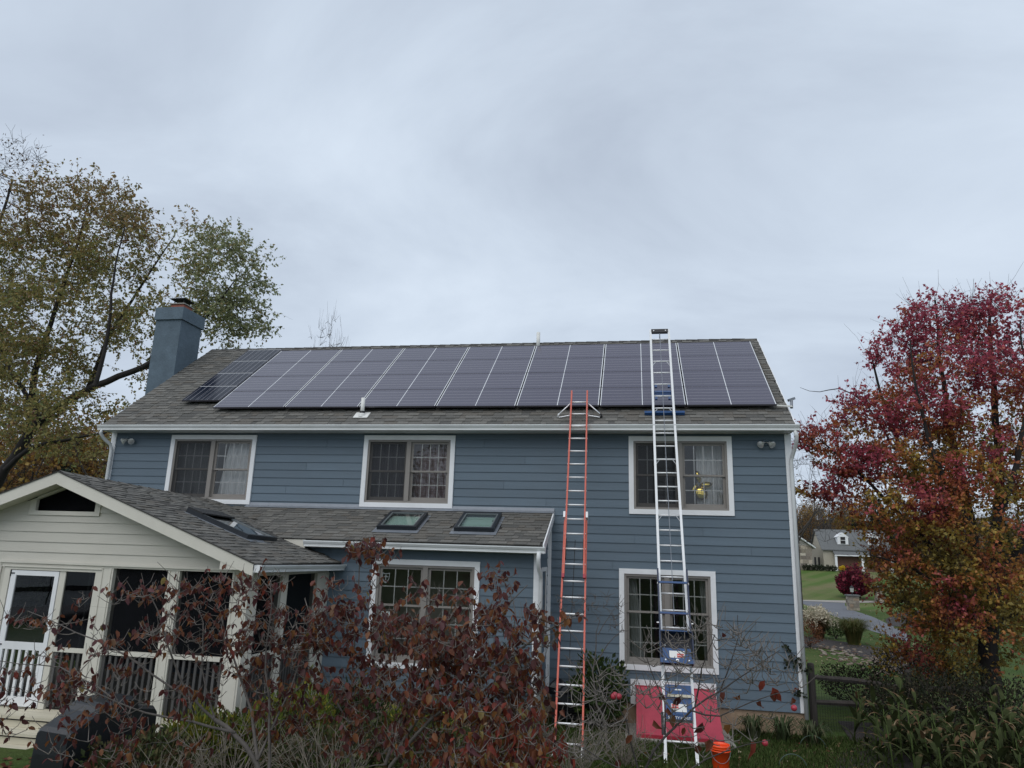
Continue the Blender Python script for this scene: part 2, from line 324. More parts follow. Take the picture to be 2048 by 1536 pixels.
sheet('gravel_strip', [on_ground(*p) for p in ((1600, 1202.4), (1600, 1201), (1830, 1203.6), (1830, 1206.4), (1690, 1206.3))], M_grav, 0.03)
bed = [on_ground(u, v) for u, v in ((1600, 1272), (1640, 1278), (1690, 1285), (1745, 1294), (1800, 1300), (1900, 1330), (1890, 1370), (1790, 1345), (1735, 1318), (1680, 1302), (1640, 1296), (1600, 1296))]
sheet('mulch_bed', bed, M_mulch, 0.02)
bed2 = [on_ground(u, v) for u, v in ((1778, 1252), (1770, 1240), (1790, 1228), (1840, 1222), (1900, 1230), (1900, 1262))]
sheet('mulch_bed_beyond_drive', bed2, M_mulch, 0.02)
sheet('planting_bed', [Vector(p) for p in ((0.75, -0.6, 0.05), (0.3, -1.3, 0.05), (-0.1, -2.6, 0.05), (-0.3, -6, 0.43), (9, -6, 0.43), (9, 1.5, 0.05), (1.0, 1.5, 0.05))], M_mulch, 0.02)

# ------------------------------------------------------------------ house
EX = 0.178; Z0 = 5.43; EAVE_Y, EAVE_Z = -0.35, 5.905; SL = math.radians(37.55); TS, CS, SS = math.tan(SL), math.cos(SL), math.sin(SL)
RIDGE_Y = 3.50; RIDGE_Z = EAVE_Z + (RIDGE_Y - EAVE_Y) * TS
HL, HR, HB = -15.46, 0.09, 7.5
house = thing('house', 'two storey blue clapboard house with white trim and solar roof', 'house', ((HL + HR) / 2, 0, 0))
CW = 0.1
WIN = dict(w1=(-13.87, -11.68, 4.10, 5.693), w2=(-9.045, -6.93, 4.10, 5.693), w3=(-3.155, -1.055, 4.065, 5.685), w4=(-3.367, -1.47, 1.04, 2.967))
W5 = (-8.13, -5.97, 1.02, 3.02)
def holes_of(ws): return [(a + CW - 0.01, b - CW + 0.01, c + CW - 0.01, d - CW + 0.01) for a, b, c, d in ws]
def holed_wall(mb, x0, x1, z0, z1, y0, y1, holes, mi=0):
    xs = sorted({x0, x1, *[h[0] for h in holes], *[h[1] for h in holes]}); zs = sorted({z0, z1, *[h[2] for h in holes], *[h[3] for h in holes]})
    for i in range(len(xs) - 1):
        run = None
        for j in range(len(zs) - 1):
            cx, cz = (xs[i] + xs[i + 1]) / 2, (zs[j] + zs[j + 1]) / 2
            inh = any(h[0] < cx < h[1] and h[2] < cz < h[3] for h in holes)
            if not inh and run is None: run = zs[j]
            if run is not None and (inh or j == len(zs) - 2):
                mb.box(xs[i], xs[i + 1], y0, y1, run, zs[j] if inh else zs[j + 1], mi); run = None
H_main = holes_of(WIN.values()); BY = -1.35
mb = MB(); holed_wall(mb, HL, HR, 0.44, 5.74, 0.0, 0.14, H_main)
far_w = [(-4.9, -4.3, 1.7, 2.7), (-3.6, -3.1, 1.7, 2.7)]
holed_wall(mb, HL, HR, 0.44, 5.74, HB - 0.14, HB, far_w)
mb.box(HL, HL + 0.14, 0.14, HB - 0.14, 0.44, 5.74); mb.box(HR - 0.14, HR, 0.14, HB - 0.14, 0.44, 5.74)
for x in (HL, HR - 0.14):
    mb.prism([(0.0, 5.74), (HB, 5.74), (RIDGE_Y, RIDGE_Z - 0.2), ], 'x', x, x + 0.14)
part('wall', mb, M_side, house)
mb = MB(); mb.box(HL + 0.02, HR - 0.02, 0.02, HB - 0.02, -1.4, 0.438); mb.box(-9.0, -4.87, BY + 0.02, 0.015, -0.4, 0.438); part('foundation', mb, M_found, house)
# siding boards: one unit board (1 m long, one course high), scaled to length
def board_mesh(name, mt):
    q = MB(); prof = [(-0.025, 0), (-0.008, 0.0), (-0.001, EX + 0.012), (-0.008, EX + 0.012)]
    q.add([(x, y, z) for x in (0, 1) for y, z in prof], [(0, 1, 2, 3)[::-1], (4, 5, 6, 7), (0, 3, 7, 4), (0, 4, 5, 1), (2, 6, 7, 3), (1, 5, 6, 2)]); return q.mesh(name, mt)
BM = board_mesh('siding_board', M_side); BMC = board_mesh('cream_board', M_beige)
nb = 0
def board(x0, x1, z, y, parent, me=BM, h=1.0, rz=0.0, ex=EX):
    o = link('siding_board', me, parent, (x0, y, z)); o.scale = (x1 - x0 if not rz else x1, 1, h * ex / EX)
    if rz: o.rotation_euler = (0, 0, rz)
    return o
def courses(x0, x1, zbase, n, y, parent, holes, ztop, blank=None, me=BM, ex=EX, jl=3.66, seed=0):
    for k in range(n):
        z = zbase + k * ex; h = min(1.0, (ztop - z) / ex)
        if h <= 0.05: continue
        segs = [(x0, x1, z, h)]
        for a, b, c, d in holes:
            if d <= z or c >= z + ex * h: continue
            ns = []
            for s0, s1, zz_, hh in segs:
                if b <= s0 or a >= s1: ns.append((s0, s1, zz_, hh)); continue
                if s0 < a: ns.append((s0, a, zz_, hh))
                if s1 > b: ns.append((b, s1, zz_, hh))
                i0, i1 = max(s0, a), min(s1, b)
                if c - z > 0.02: ns.append((i0, i1, z, (c - z) / ex - 0.08))
                if z + ex - d > 0.02: ns.append((i0, i1, d, (z + ex - d) / ex))
            segs = ns
        off = (seed + k * 1.37) % jl
        for s0, s1, zz_, hh in segs:
            cuts = [s0] + [q for q in np.arange(x0 + off - jl, x1, jl) if s0 + 0.5 < q < s1 - 0.5] + [s1]
            for a, b in zip(cuts[:-1], cuts[1:]):
                if blank and b <= blank[0] and zz_ < blank[1]: continue
                aa = max(a, blank[0]) if blank and zz_ < blank[1] else a
                board(aa, b - (0.006 if b != s1 else 0), zz_, y, parent, me, hh, ex=ex)
courses(HL + 0.1, HR - 0.1, Z0 - 28 * EX, 30, 0, house, H_main, 5.738, blank=(-4.76, 3.95))
H5 = holes_of([W5])
mb = MB(); holed_wall(mb, -9.9, -4.85, 0.44, 3.36, BY, BY + 0.12, H5); mb.box(-4.97, -4.85, BY + 0.12, 0, 0.44, 3.36); mb.prism([(BY, 3.36), (0, 3.36), (0, 3.92), (BY, 3.40)], 'x', -4.97, -4.85)
part('bump_out_wall', mb, M_side, house)
courses(-9.04, -4.92, Z0 - 28 * EX, 17, BY, house, H5, 3.3, seed=1.1)
for k in range(20):                                          # short boards on the side of the bump-out, stopped under the shed roof
    z = Z0 - 28 * EX + k * EX
    y0 = max(BY + 0.07, (z + EX - 4.0) / 0.4307 - 0.12)
    if y0 < -0.15: board(y0, -0.02 - y0, z, 0, house, rz=math.pi / 2).location = Vector((-4.85, y0, z)) - WL[house.name]
mb = MB()
for k in range(30):
    z = Z0 - 28 * EX + k * EX; mb.add([(HR + dx, y, zz_) for y in (0.02, HB - 0.02) for dx, zz_ in ((0.022, z), (0.002, z), (0.002, z + EX), (0.008, z + EX))], [(0, 1, 2, 3), (7, 6, 5, 4), (0, 4, 5, 1), (0, 3, 7, 4), (2, 6, 7, 3)])
part('gable_siding', mb, M_side, house)
# trim
mb = MB(); mb.box(HL - 0.03, HL + 0.1, -0.035, 0.0, 0.5, 5.735); mb.box(HL - 0.03, HL, 0.0, 0.1, 0.5, 5.735); part('corner_board', mb, M_white, house)
mb = MB(); mb.box(HR - 0.1, HR + 0.03, -0.035, 0.0, 0.446, 5.735); mb.box(HR, HR + 0.03, 0.0, 0.1, 0.446, 5.735); part('corner_board', mb, M_white, house)
mb = MB(); mb.box(-4.93, -4.85, BY - 0.035, BY, 0.42, 3.3); mb.box(-4.85, -4.82, BY - 0.035, BY + 0.07, 0.42, 3.3); part('corner_board', mb, M_white, house)
mb = MB(); mb.box(-4.84, -4.76, -0.04, 0.0, 0.446, 4.03); part('corner_board', mb, M_white, house)
mb = MB(); mb.box(HL - 0.02, HR + 0.02, EAVE_Y + 0.02, 0.0, 5.742, 5.76); part('soffit', mb, M_gut, house)
mb = MB(); mb.box(HL - 0.02, HR + 0.03, EAVE_Y, EAVE_Y + 0.02, 5.742, 5.885); part('fascia', mb, M_white, house)
def gutter(parent, p0, p1, outv, h=0.118, d=0.115):
    p0, p1, o_ = Vector(p0), Vector(p1), Vector(outv)     # along top-back edge; outv points away from the house
    prof = [(0, 0), (d * .86, 0), (d * .86, -.012), (d, -.012), (d, -.002), (d * 1.04, 0), (d * 1.04, -.024), (d * .98, -.034), (d * .9, -.055), (d * .78, -.07), (d * .74, -h + .012), (d * .78, -h), (0, -h)]
    prof[0:3] = [(0, -.006), (d * .2, -.006), (d * .22, -.07), (d * .7, -.07), (d * .84, -.02), (d * .9, -.002)]
    q = MB(); n = len(prof); q.add([p + o_ * a + Vector((0, 0, b)) for p in (p0, p1) for a, b in prof], [tuple(range(n)), tuple(range(n, 2 * n))[::-1]] + [(i, n + i, n + (i + 1) % n, (i + 1) % n) for i in range(n)])
    g = part('gutter', q, M_gut, parent)
    q = MB()
    for p, s in ((p0, -1), (p1, 1)):
        a = (p1 - p0).normalized() * 0.004 * s; q.add([p + a + o_ * x + Vector((0, 0, z)) for x, z in ((0, 0), (d * 1.06, 0.002), (d * 1.06, -.03), (d * .8, -h * .75), (d * .8, -h - .003), (0, -h - .003))], [tuple(range(6))])
    part('end_cap', q, M_white, g); return g
gutter(house, (-15.57, EAVE_Y, 5.868), (0.21, EAVE_Y, 5.868), (0, -1, 0))
def downspout(parent, path, wd=0.075, dp=0.06):
    q = MB(); q.tube(path, wd / 2 * 1.05, 8); d = part('downspout', q, M_gut, parent, True); return d
downspout(house, [(0.12, -0.40, 5.76), (0.15, -0.4, 5.64), (0.15, -0.32, 5.5), (0.115, -0.1, 5.3), (0.085, -0.075, 5.18), (0.085, -0.075, 4.9), (0.085, -0.075, 0.35)])
downspout(house, [(-15.47, -0.4, 5.76), (-15.5, -0.4, 5.68), (-15.47, -0.3, 5.56), (-15.42, -0.12, 5.45), (-15.4, -0.08, 5.3), (-15.4, -0.08, 0.4)])
downspout(house, [(-4.79, -1.73, 3.24), (-4.8, -1.73, 3.1), (-4.8, -1.66, 2.95), (-4.785, -1.46, 2.8), (-4.785, -1.42, 2.66), (-4.785, -1.42, 0.35)])
# roof slabs
def slab(name, poly_yz, x0, x1, mt, parent): q = MB(); q.prism(poly_yz, 'x', x0, x1); return part(name, q, mt, parent)
RL, RR = -15.5, 0.14
ty = 0.14
roof = slab('roof', [(EAVE_Y, EAVE_Z - 0.012), (RIDGE_Y, RIDGE_Z - 0.012), (2 * RIDGE_Y - EAVE_Y, EAVE_Z - 0.012), (2 * RIDGE_Y - EAVE_Y, EAVE_Z - 0.15), (RIDGE_Y, RIDGE_Z - 0.17), (EAVE_Y, EAVE_Z - 0.15)], RL, RR, M_deckroof, house)
mb = MB()
for x0, x1 in ((RL - 0.025, RL), (RR, RR + 0.025)): mb.prism([(EAVE_Y - 0.01, EAVE_Z - 0.02), (RIDGE_Y, RIDGE_Z - 0.02), (2 * RIDGE_Y - EAVE_Y, EAVE_Z - 0.02), (2 * RIDGE_Y - EAVE_Y, EAVE_Z - 0.19), (RIDGE_Y, RIDGE_Z - 0.19), (EAVE_Y - 0.01, EAVE_Z - 0.19)], 'x', x0, x1)
part('rake_board', mb, M_white, house)
# shingles: wedge tabs; the nearest 300 of each thing are parts, the rest one joined part
SHC = [(0.098, 0.096, 0.09), (0.12, 0.117, 0.108), (0.142, 0.137, 0.126), (0.165, 0.159, 0.145), (0.13, 0.121, 0.107)]
SHW = [0.13, 0.19, 0.25, 0.31, 0.36]
def tab(mb, o, ux, us, n, wd, ln, th):
    o, ux, us, n = map(Vector, (o, ux, us, n)); a, b = ux * wd, us * ln
    return mb.add([o, o + a, o + a + b, o + b, o + n * th, o + a + n * th, o + a + b + n * 0.0015, o + b + n * 0.0015], [(0, 3, 2, 1), (4, 5, 6, 7), (0, 1, 5, 4), (1, 2, 6, 5), (3, 0, 4, 7), (2, 3, 7, 6)])
TABM = {}
def tab_mesh(wi, ci, ti):
    if (wi, ci, ti) not in TABM:
        q = MB(); q.col = SHC[ci]; tab(q, (0, 0, 0), (1, 0, 0), (0, 1, 0), (0, 0, 1), SHW[wi] - 0.003, 0.185, (0.011, 0.021)[ti]); TABM[wi, ci, ti] = q.mesh('roof_shingle', M_sh)
    return TABM[wi, ci, ti]
def shingle_list(o, ux, us, width, length, ex=0.142, keep=None, seed=1):
    rr = random.Random(seed); o, ux, us = Vector(o), Vector(ux).normalized(), Vector(us).normalized(); nn = ux.cross(us); res = []; k = 0; s = -0.02
    while s < length - 0.03:
        x = -rr.uniform(0, 0.2); thick = k % 2
        while x < width:
            wi = rr.randrange(5); x0 = max(0, x); wd = min(SHW[wi], width - x0)
            thick = 1 - thick
            if x >= 0 and x + SHW[wi] <= width or wd > 0.05:
                p = o + ux * x0 + us * s
                ci = rr.choice((0, 1, 1, 2, 4)) if not thick else rr.choice((1, 2, 2, 3, 3, 4))
                if keep is None or keep(p + ux * wd / 2): res.append((p, ux, us, nn, wi if (x >= 0 and x + SHW[wi] <= width) else None, wd, ci, thick, min(0.185, length - s)))
            x += SHW[wi]
        s += ex; k += 1
    return res
def lay_shingles(lst, parent, nmax=300):
    lst = sorted(lst, key=lambda t: (t[0] - CAM).length); mbs = MB(); cnt = 0
    for p, ux, us, nn, wi, wd, ci, th, ln in lst:
        if cnt < nmax and wi is not None and ln > 0.18:
            o = link('roof_shingle', tab_mesh(wi, ci, th), parent, p); o.rotation_euler = Matrix((ux, us, nn)).transposed().to_euler(); cnt += 1
        else:
            mbs.col = SHC[ci]; tab(mbs, p, ux, us, nn, wd - 0.003, ln, (0.011, 0.021)[th])
    if mbs.v: tag(part('shingle_field', mbs, M_sh, parent), kind='stuff')
S_T, S_Y, S_Z = 4.075, -1.63, 3.372
su = Vector((0, -S_Y, S_T - S_Z)).normalized()
sk_sh = [(-8.19, -7.33, -1.2, -0.37), (-6.59, -5.75, -1.2, -0.33)]
pr_z = lambda x: 4.30 - 0.3695 * abs(x + 12.5)
def keep_shed(p): return p.z > pr_z(p.x) - 0.1 and not any(a + .03 < p.x < b - .03 and c + .05 < p.y < d - .1 for a, b, c, d in sk_sh)
PV_X0, PV_X1, PV_S0, PV_P, PV_CP = -12.96, -0.10, 0.586, 0.921, 12.86 / 7
def keep_main(p):
    s = (p.y - EAVE_Y) / CS; return not (PV_X0 + 0.3 < p.x < PV_X1 - 0.3 and 0.95 < s < 4.0)
tabs = shingle_list((RL, EAVE_Y - 0.02, EAVE_Z - 0.02 * TS), (1, 0, 0), (0, CS, SS), RR - RL, (RIDGE_Y - EAVE_Y) / CS + 0.01, keep=keep_main, seed=3)
tabs += shingle_list((-12.2, S_Y - 0.02, S_Z - 0.009), (1, 0, 0), su, 12.2 - 4.735, math.hypot(S_Y, S_T - S_Z) + 0.01, keep=keep_shed, seed=5)
lay_shingles(tabs, house)
mb = MB()
for i in range(52):
    x = RL + i * 0.2945; mb.add([(x, RIDGE_Y - 0.14, RIDGE_Z - 0.092), (x + .33, RIDGE_Y - 0.14, RIDGE_Z - 0.1), (x, RIDGE_Y, RIDGE_Z + 0.012), (x + .33, RIDGE_Y, RIDGE_Z + 0.002), (x, RIDGE_Y + 0.14, RIDGE_Z - 0.092), (x + .33, RIDGE_Y + 0.14, RIDGE_Z - 0.1)], [(0, 1, 3, 2), (2, 3, 5, 4)])
part('ridge_cap', mb, M_deckroof, house)
shed = slab('shed_roof', [(S_Y, S_Z - 0.012), (0.0, S_T - 0.012), (0.0, S_T - 0.13), (S_Y, S_Z - 0.10)], -12.2, -4.735, M_deckroof, house)
mb = MB(); mb.prism([(S_Y - 0.01, S_Z + 0.008), (0, S_T + 0.008), (0, S_T - 0.16), (BY, 3.31), (S_Y - 0.01, S_Z - 0.10)], 'x', -4.733, -4.71); part('rake_board', mb, M_white, house)
mb = MB(); mb.box(-9.6, -4.74, S_Y + 0.005, S_Y + 0.025, S_Z - 0.17, S_Z - 0.02); mb.box(-9.6, -4.74, S_Y + 0.025, BY, S_Z - 0.17, S_Z - 0.155); part('fascia', mb, M_white, house)
mb = MB(); mb.box(-9.95, -9.47, S_Y - .02, S_Y + .004, S_Z - .2, S_Z - .03); part('valley_fascia', mb, M_cream, house)
gutter(house, (-9.46, S_Y, S_Z - 0.04), (-4.68, S_Y, S_Z - 0.04), (0, -1, 0), h=0.115)
mb = MB(); mb.add([(-11.75, -0.034, S_T + 0.075), (-4.71, -0.034, S_T + 0.075), (-4.71, -0.045, S_T + 0.012), (-11.75, -0.045, S_T + 0.012), (-11.75, -0.13, S_T - 0.035), (-4.71, -0.13, S_T - 0.035)], [(0, 1, 2, 3)[::-1], (3, 2, 5, 4)[::-1]]); part('step_flashing', mb, M_flash, house)
# skylights on the shed roof and later on the porch
def skylight(parent, o, ux, us, wd, ln, shade=False):
    o, ux, us = Vector(o), Vector(ux).normalized(), Vector(us).normalized(); nn = ux.cross(us); c = o + ux * wd / 2 + us * ln / 2; f = 0.06; h = 0.1
    q = MB()
    for s in (0, 1):
        q.obox(o + ux * (f / 2 if not s else wd - f / 2) + us * ln / 2 + nn * h / 2, ux * f / 2, us * ln / 2, nn * h / 2)
        q.obox(c + us * (ln / 2 - f / 2) * (1 if s else -1) + nn * h / 2, ux * (wd / 2 - f), us * f / 2, nn * h / 2)
    sk = part('skylight', q, M_sky, parent)
    q = MB()
    for s in (-1, 1):
        q.obox(c + ux * s * (wd / 2 - f - 0.012) + nn * (h - 0.012), ux * 0.012, us * (ln / 2 - f), nn * 0.01); q.obox(c + us * s * (ln / 2 - f - 0.012) + nn * (h - 0.012), ux * (wd / 2 - f - 0.024), us * 0.012, nn * 0.01)
    part('inner_frame', q, M_skyl, sk)
    q = MB(); q.add([c + nn * (h - .02) + ux * i_ * (wd / 2 - f) + us * j_ * (ln / 2 - f) for i_, j_ in ((-1, -1), (1, -1), (1, 1), (-1, 1))], [(0, 1, 2, 3)]); part('pane', q, M_glassk, sk)
    q = MB(); q.obox(c + nn * 0.012, ux * (wd / 2 - 0.01), us * (ln / 2 - 0.01), nn * 0.002); part('light_shaft', q, mat('shaft', (0.55, 0.62, 0.6), 0.8, var=0.12, scale=2.5), sk)
    q = MB(); q.obox(o - us * 0.06 + ux * wd / 2 + nn * 0.018, ux * (wd / 2 + 0.06), us * 0.07, nn * 0.004)
    for s in (-1, 1): q.obox(c + ux * s * (wd / 2 + 0.03) + nn * 0.014, ux * 0.03, us * ln / 2, nn * 0.004)
    part('flashing', q, M_flash, sk)
    if shade: q = MB(); q.obox(c + us * (ln / 2 - 0.16) + nn * (h + 0.012), ux * wd / 2, us * 0.16, nn * 0.012); part('head_cover', q, M_black, sk)
    return sk
def shed_pt(x, y): return (x, y, S_T + y * (S_T - S_Z) / -S_Y)
skylight(house, shed_pt(-8.175, -1.18), (1, 0, 0), su, 0.83, 0.86); skylight(house, shed_pt(-6.575, -1.17), (1, 0, 0), su, 0.81, 0.89)
# vents
def vent_pipe(x, y, h, r=0.045, flange=True):
    z = EAVE_Z + (y - EAVE_Y) * TS; q = MB(); q.tube([(x, y, z - 0.05), (x, y, z + h)], r, 12); v = part('vent_pipe', q, M_pvc, house, True)
    if flange:
        q = MB(); n_ = Vector((0, -SS, CS)); q.obox(Vector((x, y, z)) + n_ * 0.02, (0.17, 0, 0), Vector((0, CS, SS)) * 0.13, n_ * 0.006); q.lathe([(0.1, 0), (0.085, 0.07), (0.06, 0.09)], (x, y, z - 0.03), 12); part('flange', q, M_pvc, v)
        q = MB(); q.lathe([(0.06, 0), (0.052, 0.05)], (x, y, z + 0.06), 12); part('boot', q, M_black, v)
vent_pipe(-9.147, -0.045, 0.42); vent_pipe(-5.57, 3.05, 0.5, 0.05, False)
# chimney, outside the left gable
mb = MB(); CX0, CX1, CY0, CY1 = -16.32, -15.53, 1.96, 2.9
mb.box(CX0, CX1, CY0, CY1, -1, 9.31); ch = part('chimney', mb, M_stucco, house)
mb = MB(); mb.box(CX0 - 0.03, CX1 + 0.05, CY0 - 0.05, CY1 + 0.05, 9.3, 9.66); q = [(CX0 - 0.03, CY0 - 0.05), (CX1 + 0.05, CY0 - 0.05), (CX1 + 0.05, CY1 + 0.05), (CX0 - 0.03, CY1 + 0.05)]; cc = ((CX0 + CX1) / 2, (CY0 + CY1) / 2)
mb.add([(x, y, 9.66) for x, y in q] + [(cc[0] + (x - cc[0]) * .6, cc[1] + (y - cc[1]) * .6, 9.71) for x, y in q], [(0, 1, 5, 4), (1, 2, 6, 5), (2, 3, 7, 6), (3, 0, 4, 7), (4, 5, 6, 7)]); part('cap_band', mb, M_stucco, ch)
mb = MB(); mb.box(cc[0] - .2, cc[0] + .2, cc[1] - .2, cc[1] + .2, 9.69, 9.86); part('flue_tile', mb, M_terra, ch)
mb = MB(); mb.box(cc[0] - .24, cc[0] + .24, cc[1] - .24, cc[1] + .24, 9.86, 9.885)
part('flue_collar', mb, M_conc, ch)
mb = MB()
for sx in (-1, 1):
    for sy in (-1, 1): mb.box(cc[0] + sx * .14 - .012, cc[0] + sx * .14 + .012, cc[1] + sy * .14 - .012, cc[1] + sy * .14 + .012, 9.885, 10.02)
mb.add([(cc[0] - .26, cc[1] - .26, 10.02), (cc[0] + .26, cc[1] - .26, 10.02), (cc[0] + .26, cc[1] + .26, 10.02), (cc[0] - .26, cc[1] + .26, 10.02), (cc[0], cc[1], 10.13)], [(0, 1, 4), (1, 2, 4), (2, 3, 4), (3, 0, 4), (3, 2, 1, 0)]); part('rain_cap', mb, M_black, ch)

# windows
def window(parent, x0, x1, z0, z1, y, cols, ru, rl, screens=(True, False), meet=0.5, room=2.6, name='window'):
    q = MB(); f = -0.05
    q.box(x0, x1, y + f, y, z1 - CW, z1); q.box(x0, x1, y + f, y, z0, z0 + CW); q.box(x0, x0 + CW, y + f, y, z0 + CW, z1 - CW); q.box(x1 - CW, x1, y + f, y, z0 + CW, z1 - CW)
    wn = part(name, q, M_white, parent)
    a, b, c, d = x0 + CW, x1 - CW, z0 + CW, z1 - CW; J = 0.045; cm = (a + b) / 2; CMW = 0.1
    q = MB(); q.box(a, b, y - .03, y + .13, d - J, d); q.box(a, b, y - .03, y + .13, c, c + J); q.box(a, a + J, y - .03, y + .13, c + J, d - J); q.box(b - J, b, y - .03, y + .13, c + J, d - J); q.box(cm - CMW / 2, cm + CMW / 2, y - .036, y + .13, c + J, d - J)
    part('frame', q, M_taupe, wn)
    zi0, zi1 = c + J, d - J; zm = zi0 + (zi1 - zi0) * meet; S = 0.05
    for i, (u0, u1) in enumerate(((a + J, cm - CMW / 2), (cm + CMW / 2, b - J))):
        for lo in (False, True):
            yy = y + (0.055 if lo else 0.015); s0, s1 = (zi0, zm + 0.02) if lo else (zm - 0.02, zi1); S0 = 0.085 if lo else 0.04
            q = MB(); q.box(u0, u1, yy, yy + .035, s1 - 0.045, s1); q.box(u0, u1, yy, yy + .035, s0, s0 + S0); q.box(u0, u0 + S, yy, yy + .035, s0 + S0, s1 - .045); q.box(u1 - S, u1, yy, yy + .035, s0 + S0, s1 - .045); part('sash', q, M_taupe, wn)
            g0, g1, h0, h1 = u0 + S, u1 - S, s0 + S0, s1 - 0.045; rows = rl if lo else ru
            for k in range(1, cols): q = MB(); xx = g0 + (g1 - g0) * k / cols; q.box(xx - .009, xx + .009, yy + .013, yy + .021, h0, h1); part('muntin', q, M_mun, wn)
            for k in range(1, rows): q = MB(); zx = h0 + (h1 - h0) * k / rows; q.box(g0, g1, yy + .012, yy + .022, zx - .009, zx + .009); part('muntin', q, M_mun, wn)
            q = MB(); q.add([(g0, yy + .008, h0), (g1, yy + .008, h0), (g1, yy + .008, h1), (g0, yy + .008, h1)], [(0, 1, 2, 3)]); part('pane', q, M_glass, wn)
        if screens[i]: q = MB(); q.add([(u0, y - .004, zi0), (u1, y - .004, zi0), (u1, y - .004, zi1), (u0, y - .004, zi1)], [(0, 1, 2, 3)]); part('insect_screen', q, M_insect, wn)
    if room:
        q = MB(); ra, rb, rc, rd = a - .5, b + .5, c - .6, d + .25; y0, y1 = y + .14, y + room
        q.add([(x, yv, z) for z in (rc, rd) for yv in (y0, y1) for x in (ra, rb)], [(0, 1, 3, 2), (4, 6, 7, 5), (0, 2, 6, 4), (1, 5, 7, 3), (2, 3, 7, 6)]); part('room_interior', q, M_room, wn)
    return wn, (a, b, c, d, cm)
win1, i1 = window(house, *WIN['w1'], 0, 4, 2, 2); win2, i2 = window(house, *WIN['w2'], 0, 4, 2, 2); win3, i3 = window(house, *WIN['w3'], 0, 4, 2, 2); win4, i4 = window(house, *WIN['w4'], 0, 3, 2, 3, screens=(False, False), meet=0.58, room=0); win5, i5 = window(house, *W5, BY, 3, 2, 3, screens=(False, False), meet=0.58, room=1.3)
mb = MB(); mb.add([(x, yv, z) for z in (0.5, 3.1) for yv in (0.141, HB - 0.141) for x in (-5.2, -0.2)], [(0, 1, 3, 2), (4, 6, 7, 5), (0, 2, 6, 4), (1, 5, 7, 3)]); part('room_interior', mb, M_room, win4)
for a, b, c, d in far_w:
    mb = MB(); mb.box(a, b, HB - .1, HB - .05, (c + d) / 2 - .03, (c + d) / 2 + .03)
    for k in range(1, 3): xx = a + (b - a) * k / 3; mb.box(xx - .012, xx + .012, HB - .1, HB - .05, c, (c + d) / 2 - .03); mb.box(xx - .012, xx + .012, HB - .1, HB - .05, (c + d) / 2 + .03, d)
    part('front_window', mb, M_mun, house)
mb = MB(); mb.box(-4.85, -4.815, -1.02, -0.94, 1.25, 2.95); mb.box(-4.85, -4.815, -.36, -.28, 1.25, 2.95); mb.box(-4.85, -4.815, -.94, -.36, 2.87, 2.95); mb.box(-4.85, -4.815, -.94, -.36, 1.25, 1.33); sw = part('side_window', mb, M_white, house)
mb = MB(); mb.box(-4.849, -4.825, -.94, -.89, 1.33, 2.87); mb.box(-4.849, -4.825, -.41, -.36, 1.33, 2.87); mb.box(-4.849, -4.83, -.89, -.41, 2.05, 2.12); part('sash', mb, M_taupe, sw)
mb = MB(); mb.box(-4.848, -4.842, -.89, -.41, 1.33, 2.05); mb.box(-4.848, -4.842, -.89, -.41, 2.12, 2.87); part('pane', mb, M_dark, sw)
# shield decal and paper card on the bump-out window
mb = MB(); sx, sz, sy = -7.86, 2.66, BY + 0.012
pts = [(-.075, .09), (0, .075), (.075, .09), (.07, 0), (.04, -.06), (0, -.1), (-.04, -.06), (-.07, 0)]
for i in range(8):
    p, q_ = pts[i], pts[(i + 1) % 8]; mb.bar((sx + p[0], sy, sz + p[1]), (sx + q_[0], sy, sz + q_[1]), .01, .003, (0, 1, 0))
mb.bar((sx, sy, sz + .06), (sx, sy, sz - .08), .012, .003, (0, 1, 0)); mb.bar((sx - .05, sy, sz + .02), (sx + .05, sy, sz + .02), .012, .003, (0, 1, 0)); part('shield_sticker', mb, mat('sticker_grey', (0.35, 0.38, 0.38), 0.5), win5)
mb = MB(); mb.box(-7.93, -7.72, BY + .05, BY + .053, 1.8, 2.03); part('paper_card', mb, mat('pale_card', (0.5, 0.55, 0.53), 0.7), win5)

# curtains and the gold balloon behind the panes
def curtain(x0, x1, z0, z1, y, mt, label, x0b=None, x1b=None, folds=7, amp=0.035, seed=0):
    rr = random.Random(seed); q = MB(); n = folds * 6; vs = []
    ph = [rr.uniform(.7, 1.4) for _ in range(folds + 2)]
    for j in range(9):
        t = j / 8; a = x0 + ((x0b if x0b is not None else x0) - x0) * t; b = x1 + ((x1b if x1b is not None else x1) - x1) * t
        for i in range(n + 1): s = i / n; vs.append((a + (b - a) * s, y + amp * ph[int(s * folds)] * math.sin(s * folds * 2 * math.pi) * (0.6 + 0.4 * t), z1 + (z0 - z1) * t))
    q.add(vs, [(j * (n + 1) + i, j * (n + 1) + i + 1, (j + 1) * (n + 1) + i + 1, (j + 1) * (n + 1) + i) for j in range(8) for i in range(n)])
    o = link('curtain', q.mesh('curtain', mt, True)); return tag(o, label, 'curtain')
a, b, c, d, cm = i1
curtain(a - .05, cm - .02, c - .1, d + .1, .28, M_curtg, 'grey curtain behind the screened left half of the upstairs window nearest the chimney', seed=1)
curtain(cm + .25, b + .1, c - .1, d + .1, .28, M_curtw, 'white swept curtain behind the right half of the upstairs window nearest the chimney', x0b=cm + .03, seed=2)
a, b, c, d, cm = i2
curtain(a - .05, cm - .02, c - .1, d + .1, .3, mat('dim_curtain', (0.16, 0.15, 0.17), .9, var=.3, scale=5, stretch=(3, 1, .4)), 'dim pleated curtain behind the screened left half of the middle upstairs window', seed=3, folds=9)
curtain(cm - .02, b + .1, c - .1, d + .1, .3, M_curtp, 'mauve patterned curtain behind the right half of the middle upstairs window', seed=4, folds=9)
a, b, c, d, cm = i3
